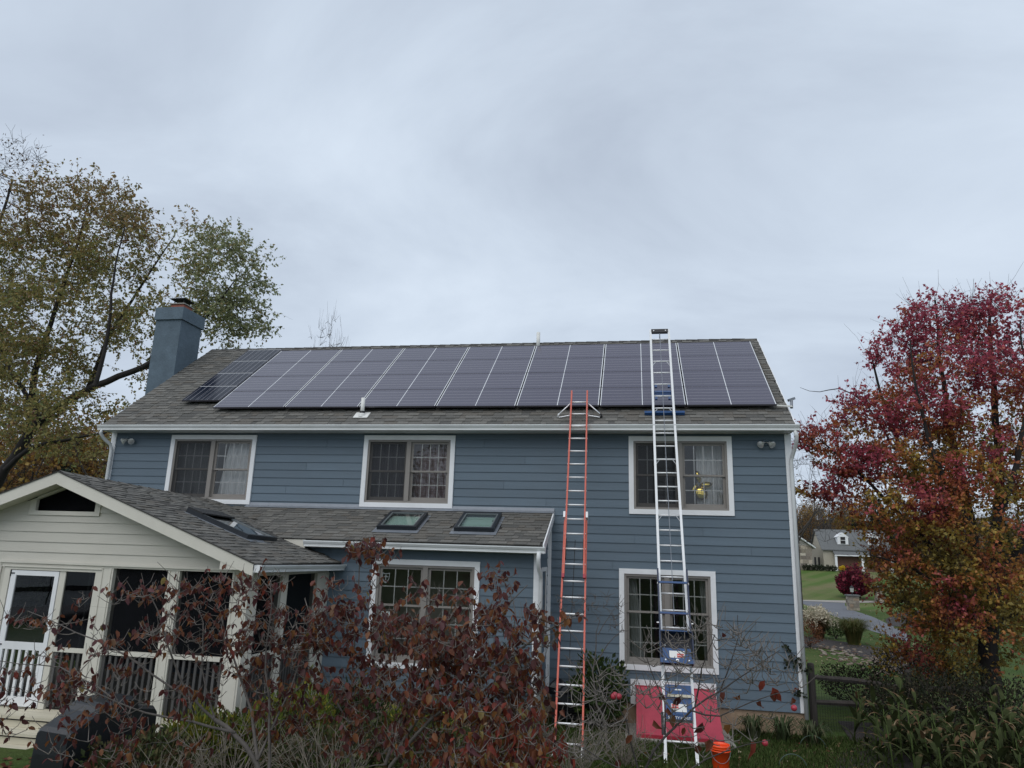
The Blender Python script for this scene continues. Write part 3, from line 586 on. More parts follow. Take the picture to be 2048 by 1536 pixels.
curtain(cm + .36, b + .15, c - .1, d + .1, .42, M_curtw, 'white curtain behind the gold balloon in the upstairs window above the blue hoist', seed=5)
a, b, c, d, cm = i4
curtain(a - .02, a + .22, c - .15, d + .1, .3, M_curtg, 'grey curtain gathered at the left side of the downstairs window behind the hoist', x1b=a + .42, folds=4, seed=6)
curtain(b - .2, b + .05, c - .15, d + .1, .3, M_curtg, 'grey curtain gathered at the right side of the downstairs window behind the hoist', x0b=b - .12, folds=4, seed=7)
mb = MB(); bx, by, bz = i3[4] + .40, .3, i3[2] + .42
for dx, dz, rx, rz_, an in ((-.02, .30, .06, .13, .2), (.14, .13, .13, .065, .15), (.03, -.05, .14, .15, .6), (-.1, .05, .06, .12, -.5)):
    q = [(math.sin(math.pi * k / 8), -math.cos(math.pi * k / 8)) for k in range(9)]
    base = len(mb.v); ca, sa = math.cos(an), math.sin(an)
    vs = []
    for r_, h in q:
        for k in range(12): t = 2 * math.pi * k / 12; xx, zz_ = rx * r_ * math.cos(t), rz_ * h; vs.append((bx + dx + xx * ca - zz_ * sa, by + .05 * r_ * math.sin(t), bz + dz + xx * sa + zz_ * ca))
    mb.add(vs, [(i * 12 + k, i * 12 + (k + 1) % 12, (i + 1) * 12 + (k + 1) % 12, (i + 1) * 12 + k) for i in range(8) for k in range(12)])
tag(link('foil_balloon', mb.mesh('foil_balloon', M_gold, True)), 'shiny gold foil balloon behind the right pane of the upstairs window by the white ladder', 'balloon')

# ------------------------------------------------------------------ screened porch
PX, PY, PL = -9.04, -4.35, -16.0; AX, AZ = -12.5, 4.30; PS = 0.3695; PE = -8.8; FZ = 0.56
porch = thing('screened_porch', 'cream screened porch with a shingled gable roof on the left of the blue house', 'porch', (-12.5, -3, 0))
mb = MB(); mb.box(PL, PX, PY, BY + .4, FZ - .12, FZ); part('floor', mb, M_deck, porch)
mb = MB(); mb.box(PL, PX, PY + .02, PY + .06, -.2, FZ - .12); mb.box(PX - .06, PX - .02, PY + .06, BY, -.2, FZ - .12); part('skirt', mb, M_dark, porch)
zr = lambda x: AZ - PS * abs(x - AX) - 0.16
GW = (-13.13, -11.985, 3.67)          # gable opening
mb = MB(); y0, y1 = PY, PY + .1
mb.prism([(PL, 2.82), (PX, 2.82), (PX, max(2.83, zr(PX))), (-11.9, zr(-11.9)), (-11.9, 3.6), (-13.2, 3.6), (-13.2, zr(-13.2)), (PL, max(2.83, zr(PL)))], 'y', y0, y1)
mb.box(PL, -13.51, y0, y1, FZ, 2.82); part('gable_wall', mb, M_beige, porch)
for k in range(9):
    z = 2.82 + k * .167; xa = max(PL, AX - (AZ - .17 - z) / PS); xb = min(PX - .02, AX + (AZ - .17 - z) / PS)
    if xb - xa < .3: continue
    if z + .1 > 3.62:
        if xa < GW[0] - .25: board(xa, GW[0] - .12, z, PY, porch, BMC, ex=.167)
        if xb > GW[1] + .25: board(GW[1] + .1, xb, z, PY, porch, BMC, ex=.167)
    else: board(xa, xb, z, PY, porch, BMC, ex=.167)
for k in range(13): board(PL, -13.6, FZ + k * .167 + .06, PY, porch, BMC, ex=.167)
def zs(x): return min(AZ - PS * abs(x - AX) - .21, 9)
mb = MB(); a, b, c = GW
mb.box(a - .12, b + .1, PY - .04, PY + .02, c - .07, c); mb.prism([(a - .12, c), (a, c), (a, zs(a) + .03), (a - .12, zs(a - .12) + .03)], 'y', PY - .035, PY + .02); mb.prism([(b, c), (b + .1, c), (b + .1, zs(b + .1) + .03), (b, zs(b) + .03)], 'y', PY - .035, PY + .02)
mb.prism([(a, zs(a)), (AX, zs(AX)), (b, zs(b)), (b, zs(b) + .05), (AX, zs(AX) + .05), (a, zs(a) + .05)], 'y', PY - .033, PY + .02); gwn = part('gable_window', mb, M_cream, porch)
mb = MB(); mb.add([(a, PY + .04, c), (b, PY + .04, c), (b, PY + .04, zs(b) + .04), (AX, PY + .04, zs(AX) + .04), (a, PY + .04, zs(a) + .04)], [(0, 1, 2, 3, 4)]); part('insect_screen', mb, M_screen, gwn)
mb = MB(); mb.box(-13.62, PX + .01, PY - .035, PY + .1, 2.77, 2.822); mb.box(-13.62, PX + .03, PY - .06, PY - .035, 2.80, 2.835); part('header', mb, M_cream, porch)
for x0, x1, fr in ((-11.69, -11.46, .03), (-10.48, -10.266, .015), (-9.335, PX, .02)):
    mb = MB(); mb.box(x0, x1, PY - fr, PY + .12, FZ - .3, 2.77)
    if x1 == PX: mb.box(PX - .12, PX + .015, PY + .12, PY + .26, FZ - .3, 2.77)
    p = part('post', mb, M_cream, porch)
    mb = MB(); mb.box(x0 + .03, x0 + .045, PY - fr - .012, PY - fr, FZ, 2.77); mb.box(x1 - .045, x1 - .03, PY - fr - .012, PY - fr, FZ, 2.77); part('bead', mb, M_cream, p)
spans = ((-12.35, -11.78), (-11.46, -10.48), (-10.266, -9.335))
def rail(x0, x1, y0, y1): mb = MB(); mb.box(x0, x1, y0, y1, 1.43, 1.495); part('rail', mb, M_cream, porch)
SLATM = MB().box(-.02, .02, -.015, .015, 0, .84).mesh('slat', M_slat)
for i, (x0, x1) in enumerate(spans):
    if i: rail(x0, x1, PY - .02, PY + .06)
    mb = MB(); mb.add([(x0, PY + .045, FZ), (x1, PY + .045, FZ), (x1, PY + .045, 2.77), (x0, PY + .045, 2.77)], [(0, 1, 2, 3)]); part('insect_screen', mb, M_screen, porch)
    k = x0 + .05
    while k < x1 - .02:
        link('slat', SLATM, porch, (k, PY + .015, FZ + .04)); k += .105
# side wall of the porch
mb = MB(); mb.box(PX - .1, PX, PY + .26, BY, 2.72, 2.84); part('header', mb, M_cream, porch)
for y0, y1 in ((-3.27, -3.05), (-1.89, BY - .003)): mb = MB(); mb.box(PX - .12, PX + (.012 if y1 > -2 else 0), y0, y1, FZ - .1, 2.72); part('post', mb, M_cream, porch)
for y0, y1 in ((-4.09, -3.27), (-3.05, -1.89)):
    mb = MB(); mb.box(PX - .06, PX + .02, y0, y1, 1.44, 1.5); part('rail', mb, M_cream, porch)
    mb = MB(); mb.add([(PX - .05, y0, FZ), (PX - .05, y1, FZ), (PX - .05, y1, 2.72), (PX - .05, y0, 2.72)], [(0, 1, 2, 3)]); part('insect_screen', mb, M_screen, porch)
    k = y0 + .05
    while k < y1 - .02: link('slat', SLATM, porch, (PX - .02, k, FZ + .04)); k += .095
# storm door with gate balusters and the fixed half beside it
mb = MB(); mb.box(-13.51, -13.40, PY - .03, PY + .1, FZ, 2.77); mb.box(-13.40, -11.78, PY - .03, PY + .1, 2.69, 2.77); mb.box(-11.78, -11.69, PY - .03, PY + .1, FZ, 2.77); mb.box(-12.46, -12.35, PY - .012, PY + .08, FZ, 2.69)
mb.box(-13.56, -11.66, PY - .05, PY - .03, 2.735, 2.765); part('door_frame', mb, M_cream, porch)
mb = MB(); D0, D1 = -13.385, -12.47
mb.box(D0, D0 + .1, PY - .02, PY + .02, FZ + .02, 2.68); mb.box(D1 - .075, D1, PY - .02, PY + .02, FZ + .02, 2.68); mb.box(D0 + .1, D1 - .075, PY - .02, PY + .02, 2.6, 2.68); mb.box(D0 + .1, D1 - .075, PY - .02, PY + .02, 1.43, 1.55); mb.box(D0 + .1, D1 - .075, PY - .02, PY + .02, FZ + .02, FZ + .16)
door = part('door', mb, M_white, porch)
for k in range(6): xx = D0 + .17 + k * .128; mb = MB(); mb.box(xx - .022, xx + .022, PY - .018, PY + .012, FZ + .16, 1.43); part('baluster', mb, M_white, door)
mb = MB(); mb.add([(D0 + .1, PY, 1.55), (D1 - .075, PY, 1.55), (D1 - .075, PY, 2.6), (D0 + .1, PY, 2.6)], [(0, 1, 2, 3)]); part('pane', mb, glass('door_glass', (.22, .22, .24), 1.5, .05), door)
mb = MB(); mb.add([(D0 + .1, PY + .015, FZ + .1), (D1 - .07, PY + .015, FZ + .1), (D1 - .07, PY + .015, 1.45), (D0 + .1, PY + .015, 1.45)], [(0, 1, 2, 3)]); part('insect_screen', mb, M_screen, door)
for zz_ in (1.5, 2.63): mb = MB(); mb.box(D0 - .012, D0 + .004, PY - .028, PY - .02, zz_ - .05, zz_ + .05); mb.box(D0 - .012, D0 + .07, PY - .028, PY - .02, zz_ - .01, zz_ + .01); part('hinge', mb, M_black, door)
mb = MB(); mb.add([(-12.35, PY + .01, 1.5), (-11.78, PY + .01, 1.5), (-11.78, PY + .01, 2.69), (-12.35, PY + .01, 2.69)], [(0, 1, 2, 3)]); part('side_pane', mb, glass('side_glass', (.2, .2, .22), 1.3, .03), porch)
mb = MB(); mb.box(-12.35, -11.78, PY - .01, PY + .06, 1.43, 1.5); part('rail', mb, M_cream, porch)
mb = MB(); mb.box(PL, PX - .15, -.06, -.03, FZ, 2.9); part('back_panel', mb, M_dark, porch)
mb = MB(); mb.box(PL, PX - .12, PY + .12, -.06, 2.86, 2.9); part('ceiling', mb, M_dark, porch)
# porch roof
RY0 = -4.7
rz_ = lambda y: AZ + 0.02 - 0.15 * (y - RY0) / 4.7      # the old ridge sags towards the house
mb = MB(); hw = AX - PL + .3
for s, xe in ((1, PE), (-1, AX - (PE - AX))):
    ez = AZ - PS * (PE - AX); vs = [(AX, RY0, AZ - .012), (xe, RY0, ez - .012), (xe, -.02, ez - .012), (AX, -.02, AZ - .162)]; vs += [(x, y, z - .1) for x, y, z in vs]
    mb.add(vs, [(0, 1, 2, 3), (7, 6, 5, 4), (0, 4, 5, 1), (1, 5, 6, 2), (2, 6, 7, 3), (3, 7, 4, 0)])
part('roof', mb, M_deckroof, porch)
mb = MB()
for s in (1, -1):
    xe = AX + s * (PE - AX); ez = AZ - PS * (PE - AX); vs = [(AX, AZ - .004), (xe, ez - .004), (xe, ez - .19), (AX, AZ - .2)]; mb.prism(vs if s > 0 else vs[::-1], 'y', RY0 - .03, RY0)
rk = part('rake_board', mb, M_cream, porch)
mb = MB()
for s in (1, -1):
    xe = AX + s * (PE - AX); ez = AZ - PS * (PE - AX); vs = [(AX, AZ + .012), (xe, ez + .012), (xe, ez - .004), (AX, AZ - .004)]; mb.prism(vs if s > 0 else vs[::-1], 'y', RY0 - .045, RY0)
part('drip_edge', mb, M_deckroof, rk)
mb = MB(); mb.box(-9.36, PE - .0, RY0 - .026, PY - .045, 2.83, 2.85)
mb.prism([(-9.36, 2.85), (PE, 2.85), (PE, 2.93), (-9.36, 3.09)], 'y', RY0 - .024, RY0 - .004); part('eave_return', mb, M_cream, porch)
mb = MB()
for s in (1, -1):
    xe = AX + s * (PE - AX); ez = AZ - PS * (PE - AX); vs = [(AX, AZ - .13), (xe, ez - .13), (xe, ez - .15), (AX, AZ - .15)]; mb.prism(vs if s > 0 else vs[::-1], 'y', RY0, PY)
part('soffit', mb, M_cream, porch)
pu = Vector((-1, 0, PS)).normalized(); ez = AZ - PS * (PE - AX)
sag = lambda p: 0.15 * (p.y - RY0) / 4.7 * max(0, 1 - (p.x - AX) / (PE - AX))
psk = (-11.05, -9.8, -3.28, -2.2)
def keep_p(p): return not (p.y > -1.5 and p.x > -9.6 - (p.y + 1.6) * 1.4 + .4) and not (psk[0] + .1 < p.x < psk[1] - .05 and psk[2] + .05 < p.y < psk[3] - .05)
pt = shingle_list((PE + .02, RY0 - .02, ez - .02 * PS), (0, 1, 0), pu, 4.7, math.hypot(AX - PE, AZ - ez) + .03, keep=keep_p, seed=9)
pt = [(p - Vector((0, 0, sag(p))), ux, us, nn, wi, wd, ci, th, ln) for p, ux, us, nn, wi, wd, ci, th, ln in pt]
lay_shingles(pt, porch)
mb = MB()
for i in range(17):
    y = RY0 - .02 + i * .285
    if y > -.25: break
    z = AZ - .15 * (y - RY0) / 4.7; mb.col = R.choice(SHC); dd = .13
    mb.add([(AX - dd, y, z - .03), (AX - dd, y + .31, z - .045), (AX, y, z + .03), (AX, y + .31, z + .008), (AX + dd, y, z - .03), (AX + dd, y + .31, z - .045)], [(0, 2, 3, 1), (2, 4, 5, 3)])
part('ridge_cap', mb, M_sh, porch)
gutter(porch, (PE + .0, RY0 - .0, ez - .02), (PE + .0, -1.37, ez - .05), (1, 0, 0), h=.11)
def pp(x, y, off=0): return Vector((x, y, AZ - PS * (x - AX) - sag(Vector((x, y, 0))) + off))
o_ = pp(-9.8, psk[2], -.0); u2_ = (pp(-11.05, psk[2]) - o_).normalized()
skylight(porch, o_, (0, 1, -.03), u2_, 1.08, (pp(-11.05, psk[2]) - o_).length, shade=True)
# porch steps
steps = thing('porch_steps', 'weathered cream wooden steps below the white storm door', 'steps', (-12.7, -4.8, 0))
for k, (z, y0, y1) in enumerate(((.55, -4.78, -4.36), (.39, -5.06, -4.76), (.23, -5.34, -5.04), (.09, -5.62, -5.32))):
    mb = MB(); mb.box(-14.2, -11.75, y0 - .04, y1 - .15, z - .04, z); mb.box(-14.2, -11.75, y1 - .142, y1, z - .04, z); part('tread', mb, M_deck, steps)
    mb = MB(); mb.box(-14.2, -11.78, y0, y0 + .025, z - .158, z - .07); part('riser', mb, M_deck, steps); mb = MB(); mb.box(-14.2, -11.79, y0 + .012, y0 + .02, z - .072, z - .038); part('painted_shadow_strip', mb, M_black, steps)  # black strip paints the shadow under each tread nosing

# ------------------------------------------------------------------ solar panels
UX, US, UN = Vector((1, 0, 0)), Vector((0, CS, SS)), Vector((0, -SS, CS)); PROT = Matrix((UX, US, UN)).transposed().to_euler()
def roof_pt(x, s, off=0.143): return Vector((x, EAVE_Y, EAVE_Z)) + US * s + UN * off
def panel_proto(w, h, vertical):
    t = thing('solar_panel', '', 'solar panel'); f = .006
    q = MB(); q.box(-w/2, w/2, -h/2, -h/2 + f, -.04, 0); q.box(-w/2, w/2, h/2 - f, h/2, -.04, 0); q.box(-w/2, -w/2 + f, -h/2 + f, h/2 - f, -.04, 0); q.box(w/2 - f, w/2, -h/2 + f, h/2 - f, -.04, 0); part('frame', q, M_fr, t)
    q = MB(); q.box(-w/2 + f, w/2 - f, -h/2 + f, h/2 - f, -.03, -.003); part('cell_sheet', q, M_cellv if vertical else M_cell, t)
    if vertical:
        q = MB(); q.box(-w/2 + f, w/2 - f, h/2 - f - .016, h/2 - f - .002, -.003, -.001); part('white_strip', q, M_strip, t)
        for k in range(1, 5): xx = -w/2 + w * k / 5; q = MB(); q.box(xx - .003, xx + .003, -h/2 + f, h/2 - f - .02, -.003, -.0018); part('cell_gap', q, M_flash, t)
    else:
        for xx, ww in ((-w/2 + f + .008, .0075), (0, .007), (w/2 - f - .008, .0075)): q = MB(); q.box(xx - ww, xx + ww, -h/2 + f, h/2 - f, -.003, -.001); part('white_strip', q, M_strip, t)
    return t
ORD = ['first', 'second', 'third', 'fourth', 'fifth', 'sixth', 'seventh']; ROWN = ['bottom', 'second lowest', 'second highest', 'top']
pw = panel_proto(PV_CP - .022, PV_P - .005, False); pv = panel_proto(1.04, .85 - .012, True); index_kids(); first = [pw, pv]
for r in range(4):
    for c in range(7):
        o = first[0] if r == 0 and c == 0 else copy_tree(pw); p = roof_pt(PV_X0 + (c + .5) * PV_CP, PV_S0 + (r + .5) * PV_P); o.location = p; o.rotation_euler = (PROT[0] + R.uniform(-.004, .004), PROT[1] + R.uniform(-.003, .003), PROT[2])
        if r: o.location = p + UN * .0
        tag(o, f'wide solar panel with pale centre stripe, {ROWN[r]} row, {ORD[c]} from left', 'solar panel', 'wide solar panels on the main roof')
for r in range(4):
    o = first[1] if r == 0 else copy_tree(pv); o.location = roof_pt(-13.51, .99 + (r + .5) * .85); o.rotation_euler = PROT
    tag(o, f'narrow glossy solar panel in the chimney-end column, {ROWN[r]} of four', 'solar panel', 'narrow solar panels at the chimney end')
rack = thing('panel_racking', 'dark metal rails under the solar panels just above the shingles', 'rack', roof_pt(-6, 2, 0))
for s in [PV_S0 + .2, PV_S0 + .7, 1.7, 2.3, 2.7, 3.2, 3.6, 4.1]:
    mb = MB(); mb.obox(roof_pt(-6.53, s, .075), UX * 6.4, US * .02, UN * .027); mb.obox(roof_pt(-13.5, s + .35, .075), UX * .5, US * .02, UN * .027)
    for k in range(8): mb.obox(roof_pt(-12.5 + k * 1.75, s, .03), UX * .03, US * .03, UN * .03)
    part('rail', mb, M_fr, rack)

# ------------------------------------------------------------------ floodlights, roof camera box
def floodlight(x, z, label, turn):
    t = thing('floodlight', label, 'light', (x, -.03, z)); mb = MB(); mb.lathe([(.0, 0), (.065, 0), (.065, .02), (.04, .03)], (x, -.02, z), 14, d=(0, -1, 0)); part('mount', mb, M_side, t, True)
    for s in (-1, 1):
        d = Vector((s * .55 + turn, -.75, -.5)).normalized(); p = Vector((x + s * .06, -.07, z - .01)); mb = MB(); mb.tube([(x + s * .01, -.045, z), p], .012, 6)
        mb.lathe([(.0, 0), (.03, .0), (.036, .04), (.06, .085), (.072, .11)], p, 14, d=d); lp = part('lamp_housing', mb, M_pvc, t, True)
        mb = MB(); mb.lathe([(.07, 0), (.05, .012), (0, .018)], p + d * .106, 14, d=d); part('lens', mb, M_lamp, lp, True)
floodlight(-14.98, 5.58, 'twin floodlight under the eave near the left corner of the house', .1)
floodlight(-.38, 5.56, 'twin floodlight under the eave near the right corner of the house', -.1)
mb = MB(); p = roof_pt(.02, PV_S0 + .05, .1); jb = thing('cable_junction', 'small grey cable box on the right rake beside the solar array', 'junction box', p)
mb.bar(roof_pt(-.1, PV_S0 + .03, .1), roof_pt(.2, PV_S0 - .02, .1), .03, .03); part('conduit', mb, M_pvc, jb); mb = MB(); mb.bar(p + Vector((.17, 0, -.07)), p + Vector((.18, .02, .1)), .05, .05); mb.bar(p + Vector((.12, .02, .1)), p + Vector((.25, .05, .15)), .07, .05); part('box', mb, M_flash, jb)

# ------------------------------------------------------------------ ladders
def lad_pt(P0, D, i): return Vector(P0) + Vector(D) * i
O0, OD = (-4.184, -.272, 6.363), (.0029, -.1094, -.278)
odir = Vector(OD).normalized(); onrm = Vector((0, odir.z, -odir.y)).normalized()
if onrm.y > 0: onrm = -onrm       # towards the climber
lad = thing('extension_ladder', 'orange fibreglass extension ladder with metal rungs leaning on the gutter', 'ladder', lad_pt(O0, OD, 22.8))
hwid = lambda i: .19 + .032 * i / 22.8
def orail(i0, i1, s, off, extra, name):
    mb = MB(); a = lad_pt(O0, OD, i0) + Vector((s * (hwid(i0) + extra), 0, 0)) + onrm * off; b = lad_pt(O0, OD, i1) + Vector((s * (hwid(i1) + extra), 0, 0)) + onrm * off
    d = b - a; x = Vector((1, 0, 0)); mb.obox((a + b) / 2, d / 2, x * .005, onrm * .034)
    for o2 in (-1, 1): mb.obox((a + b) / 2 - x * s * .012 + onrm * .029 * o2, d / 2, x * .012, onrm * .005)
    return part(name, mb, M_org, lad)
for s in (-1, 1):
    orail(-.95, 12.7, s, .03, -.012, 'fly_rail'); br = orail(9.0, 22.1, s, -.035, .014, 'base_rail')
    c = lad_pt(O0, OD, 8.7) + Vector((s * (hwid(8.7) + .0), 0, 0)); mb = MB(); mb.obox(c, Vector(OD) * .2, (.034, 0, 0), onrm * .06); part('guide_cap', mb, M_white, lad)
    c = lad_pt(O0, OD, 12.75) + Vector((s * (hwid(12.7) - .012), 0, 0)) + onrm * .03; mb = MB(); mb.obox(c, Vector(OD) * .12, (.024, 0, 0), onrm * .037); part('end_cap', mb, M_redd, lad)
    c = lad_pt(O0, OD, 22.45) + Vector((s * (hwid(22.4) + .014), 0, 0)) - onrm * .035; mb = MB(); mb.obox(c, Vector(OD) * .34, (.026, 0, 0), onrm * .04); mb.obox(c + Vector(OD) * .34, (.04, 0, 0), (0, .06, 0), (0, 0, .02)); part('foot', mb, M_alu, lad)
    c = lad_pt(O0, OD, 11.2) + Vector((s * (hwid(11) - .045), 0, 0)) + onrm * .02; mb = MB(); mb.obox(c, Vector(OD) * .45, (.008, 0, 0), onrm * .02); mb.tube([c - Vector(OD) * .9, c], .006, 5); part('rung_lock', mb, M_black, lad)
    p0 = lad_pt(O0, OD, .05) + Vector((s * hwid(0), 0, 0)); p1 = lad_pt(O0, OD, 1.05) + Vector((s * hwid(1), 0, 0)); tip = Vector((p0.x + s * .285, p0.y + .1, p0.z - .36))
    tip.z = EAVE_Z + (tip.y - EAVE_Y) * TS + .05
    mb = MB(); mb.tube([p0, p0 + (tip - p0) * .93 + Vector((0, 0, .02)), tip, tip + Vector((-s * .04, 0, -.02)), p1], .013, 7); ar = part('standoff_arm', mb, M_alu, lad, True)
    mb = MB(); mb.tube([p0 + (tip - p0) * .85 + Vector((0, 0, .015)), p0 + (tip - p0) * .93 + Vector((0, 0, .02)), tip, tip + Vector((-s * .05, 0, -.02))], .02, 7); part('tip_pad', mb, M_black if s > 0 else M_white, ar, True)
for i in range(23):
    c = lad_pt(O0, OD, i); off = .03 if i < 12.7 else -.035; h_ = hwid(i) + (.0 if i < 12.7 else .02); mb = MB(); mb.tube([c + onrm * off - Vector((h_, 0, 0)), c + onrm * off + Vector((h_, 0, 0))], .0165, 8); part('rung', mb, M_aluw, lad, True)
mb = MB(); c0 = lad_pt(O0, OD, 10.3); c1 = lad_pt(O0, OD, 22.3); mb.tube([c0 - onrm * .06, c0.lerp(c1, .5) - onrm * .075 + Vector((-.03, 0, 0)), c1 - onrm * .06 + Vector((-.05, 0, 0))], .007, 6); part('rope', mb, M_black, lad)

W0, WD = (-2.452, .321, 7.922), (.0039, -.1018, -.2809)
wdir = Vector(WD).normalized(); wn = Vector((0, wdir.z, -wdir.y)).normalized()
if wn.y > 0: wn = -wn
hoist = thing('hoist_ladder', 'tall white metal hoist ladder rising past the eave above the roof ridge line', 'ladder', lad_pt(W0, WD, 27.8))
ww_ = lambda i: .204 + .043 * max(0, i) / 28
for s in (-1, 1):
    for i0, i1 in ((-.85, 13.3), (13.3, 27.75)):
        mb = MB(); a = lad_pt(W0, WD, i0) + Vector((s * ww_(i0), 0, 0)); b = lad_pt(W0, WD, i1) + Vector((s * ww_(i1), 0, 0)); mb.obox((a + b) / 2, (b - a) / 2 * .9995, (.017, 0, 0), wn * .035); mb.obox((a + b) / 2 - Vector((s * .022, 0, 0)) + wn * .028, (b - a) / 2 * .9995, (.006, 0, 0), wn * .006); part('rail', mb, M_alu if False else M_white, hoist)
    c = lad_pt(W0, WD, 27.85) + Vector((s * ww_(28), 0, 0)); mb = MB(); mb.obox(c, Vector(WD) * .3, (.024, 0, 0), wn * .03); mb.obox(c + Vector(WD) * .28 + Vector((s * .01, -.02, 0)), (.035, 0, 0), (0, .06, 0), (0, 0, .015)); part('foot', mb, M_alu, hoist)
for i in range(28):
    c = lad_pt(W0, WD, i); mb = MB(); mb.tube([c - Vector((ww_(i) - .01, 0, 0)), c + Vector((ww_(i) - .01, 0, 0))], .0155, 8); rg = part('rung', mb, M_aluw, hoist, True)
    if i in (2, 6, 10, 14):
        mb = MB()
        for s in (-1, 1): mb.tube([c + Vector((s * (ww_(i) - .02), 0, -.1)), c + Vector((s * (ww_(i) - .09), 0, -.01))], .008, 5)
        part('gusset', mb, M_alu, rg)
c = lad_pt(W0, WD, -.72); mb = MB(); mb.obox(c + wn * .01, (ww_(0) - .02, 0, 0), Vector(WD) * .16, wn * .03); hc = part('head_bar', mb, M_black, hoist)
mb = MB()
for s in (-1, 1): mb.lathe([(0, 0), (.014, .0), (.014, .006), (0, .007)], c + Vector((s * .13, 0, 0)) + wn * .042, 10, d=wn)
part('bolt', mb, M_white, hc)
mb = MB(); c = lad_pt(W0, WD, -.38); mb.obox(c, (.012, 0, 0), (0, .012, 0), (0, 0, .04)); mb.lathe([(.0, -.012), (.035, -.012), (.035, .012), (0, .012)], c - Vector((0, 0, .04)), 12, d=(1, 0, 0)); part('pulley', mb, M_flash, hoist)
mb = MB(); mb.tube([lad_pt(W0, WD, -.3) + wn * .03, lad_pt(W0, WD, 20.9) + wn * .06], .0065, 6); mb.tube([lad_pt(W0, WD, 23.2) + wn * .06, lad_pt(W0, WD, 25) + wn * .04], .0055, 6); part('cable', mb, M_flash, hoist)
mb = MB(); a, b = lad_pt(W0, WD, 4.0), lad_pt(W0, WD, 5.15); h_ = ww_(4.5) - .03; mb.obox(lad_pt(W0, WD, 4.62) - wn * .05, (h_, 0, 0), Vector(WD) * .18, wn * .008); mb.obox(lad_pt(W0, WD, 4.62) - wn * .045, (h_, 0, 0), Vector(WD) * .03, wn * .03)
for i in (4, 5):
    for s in (-1, 1): mb.obox(lad_pt(W0, WD, i + .12) + Vector((s * (h_ - .045), 0, 0)) - wn * .02, (.024, 0, 0), Vector(WD) * .12, wn * .025)
part('splice_plate', mb, M_blue, hoist)
mb = MB(); a, b = Vector((-2.815, -.075, EAVE_Z + (-.075 - EAVE_Y) * TS + .06)), Vector((-1.985, -.075, EAVE_Z + (-.075 - EAVE_Y) * TS + .06)); mb.obox((a + b) / 2, (b - a) / 2, US * .045, UN * .03)
for s in (-1, 1): q = lad_pt(W0, WD, 6.3) + Vector((s * .16, 0, 0)); mb.bar(q, Vector((q.x, a.y, a.z)), .03, .03)
part('roof_standoff', mb, M_blue, hoist)
# hoist carriage riding on the white ladder
car = thing('hoist_carriage', 'blue hoist carriage with an open box riding low on the white ladder', 'hoist carriage', lad_pt(W0, WD, 21) + wn * .1)
OFFC = .085
def wp(i, x, o): return lad_pt(W0, WD, i) + Vector((x, 0, 0)) + wn * (o + OFFC)
iw = .255
for s in (-1, 1):
    mb = MB(); mb.obox(wp(20.45, s * iw, .075), Vector(WD) * 2.75, (.014, 0, 0), wn * .05); part('side_rail', mb, M_navy, car)
    mb = MB(); mb.obox(wp(18.6, s * (iw + .003), .11), Vector(WD) * .05, (.016, 0, 0), wn * .015)
    mb.lathe([(0, 0), (.014, 0), (.014, .04), (0, .04)], wp(20.9, s * (iw + .012), .1), 8, d=(s, 0, 0)); part('pin', mb, M_alu, car)
for i in (18.55, 20.35): mb = MB(); mb.obox(wp(i, 0, .12), (iw - .01, 0, 0), Vector(WD) * .055, wn * .02); part('cross_bar', mb, M_blue, car)
bx0 = MB(); B_ = wp(22.9, 0, 0)
q = MB(); q.obox(wp(22.35, 0, .09), (iw, 0, 0), Vector(WD) * .855, wn * .012); back_plate = q
for s in (-1, 1): bx0.prism([(0, 0), (0, .1), (.1, .1)], 'x', 0, .001) if False else bx0.obox(wp(22.35, s * (iw + .012), .2), (.012, 0, 0), Vector(WD) * .86, wn * .1)
bx0.obox(wp(23.1, 0, .2), (iw + .02, 0, 0), Vector(WD) * .03, wn * .11)
bx = part('box', bx0, M_navy, car); part('back_plate', back_plate, M_fr if False else M_boxshade, bx)
mb = MB(); mb.obox(wp(22.72, 0, .245), (iw - .02, 0, 0), Vector(WD) * .3, wn * .014); mb.obox(wp(23.12, 0, .3), (iw + .02, 0, 0), Vector(WD) * .13, wn * .012); mb.obox(wp(21.5, 0, .2), (iw + .01, 0, 0), Vector(WD) * .03, wn * .1); part('front_plate', mb, M_blue, bx)
mb = MB()
for s in (-1, 1): mb.lathe([(0, 0), (.016, 0), (.012, .01), (0, .012)], wp(23.1, s * .19, .312), 10, d=wn); mb.lathe([(0, 0), (.012, 0), (0, .01)], wp(22.3, s * .19, .262), 8, d=wn)
mb.lathe([(.0, 0), (.03, 0), (.026, .012), (.012, .014)], wp(23.12, 0, .312), 12, d=wn); part('bolt', mb, M_alu, bx)
def flat_label(parent, i, x, o, w_, h_, red=None, text=None):
    c = wp(i, x, o); up = -wdir; q = MB(); q.obox(c, (w_ / 2, 0, 0), up * h_ / 2, wn * .0015); lb = part('warning_label', q, M_label, parent)
    if red:
        q = MB(); q.obox(c + Vector((red[0], 0, 0)) + up * red[1] + wn * .002, (red[2] / 2, 0, 0), up * red[3] / 2, wn * .0012); part('red_block', q, M_lred, lb)
        letter('DANGER', c + Vector((red[0], 0, 0)) + up * red[1] + wn * .0045, .03, M_label, lb)
    return lb
def letter(txt, c, size, mt, parent):
    cu = bpy.data.curves.new('lettering', 'FONT'); cu.body = txt; cu.size = size; cu.align_x = 'CENTER'; cu.align_y = 'CENTER'; cu.extrude = .0006
    to = bpy.data.objects.new('tmp', cu); COL.objects.link(to); me = bpy.data.meshes.new_from_object(to.evaluated_get(bpy.context.evaluated_depsgraph_get())); bpy.data.objects.remove(to); me.materials.clear(); me.materials.append(mt)
    o = link('lettering', me, parent, c); o.rotation_euler = Matrix((Vector((1, 0, 0)), -wdir, wn)).transposed().to_euler(); return o
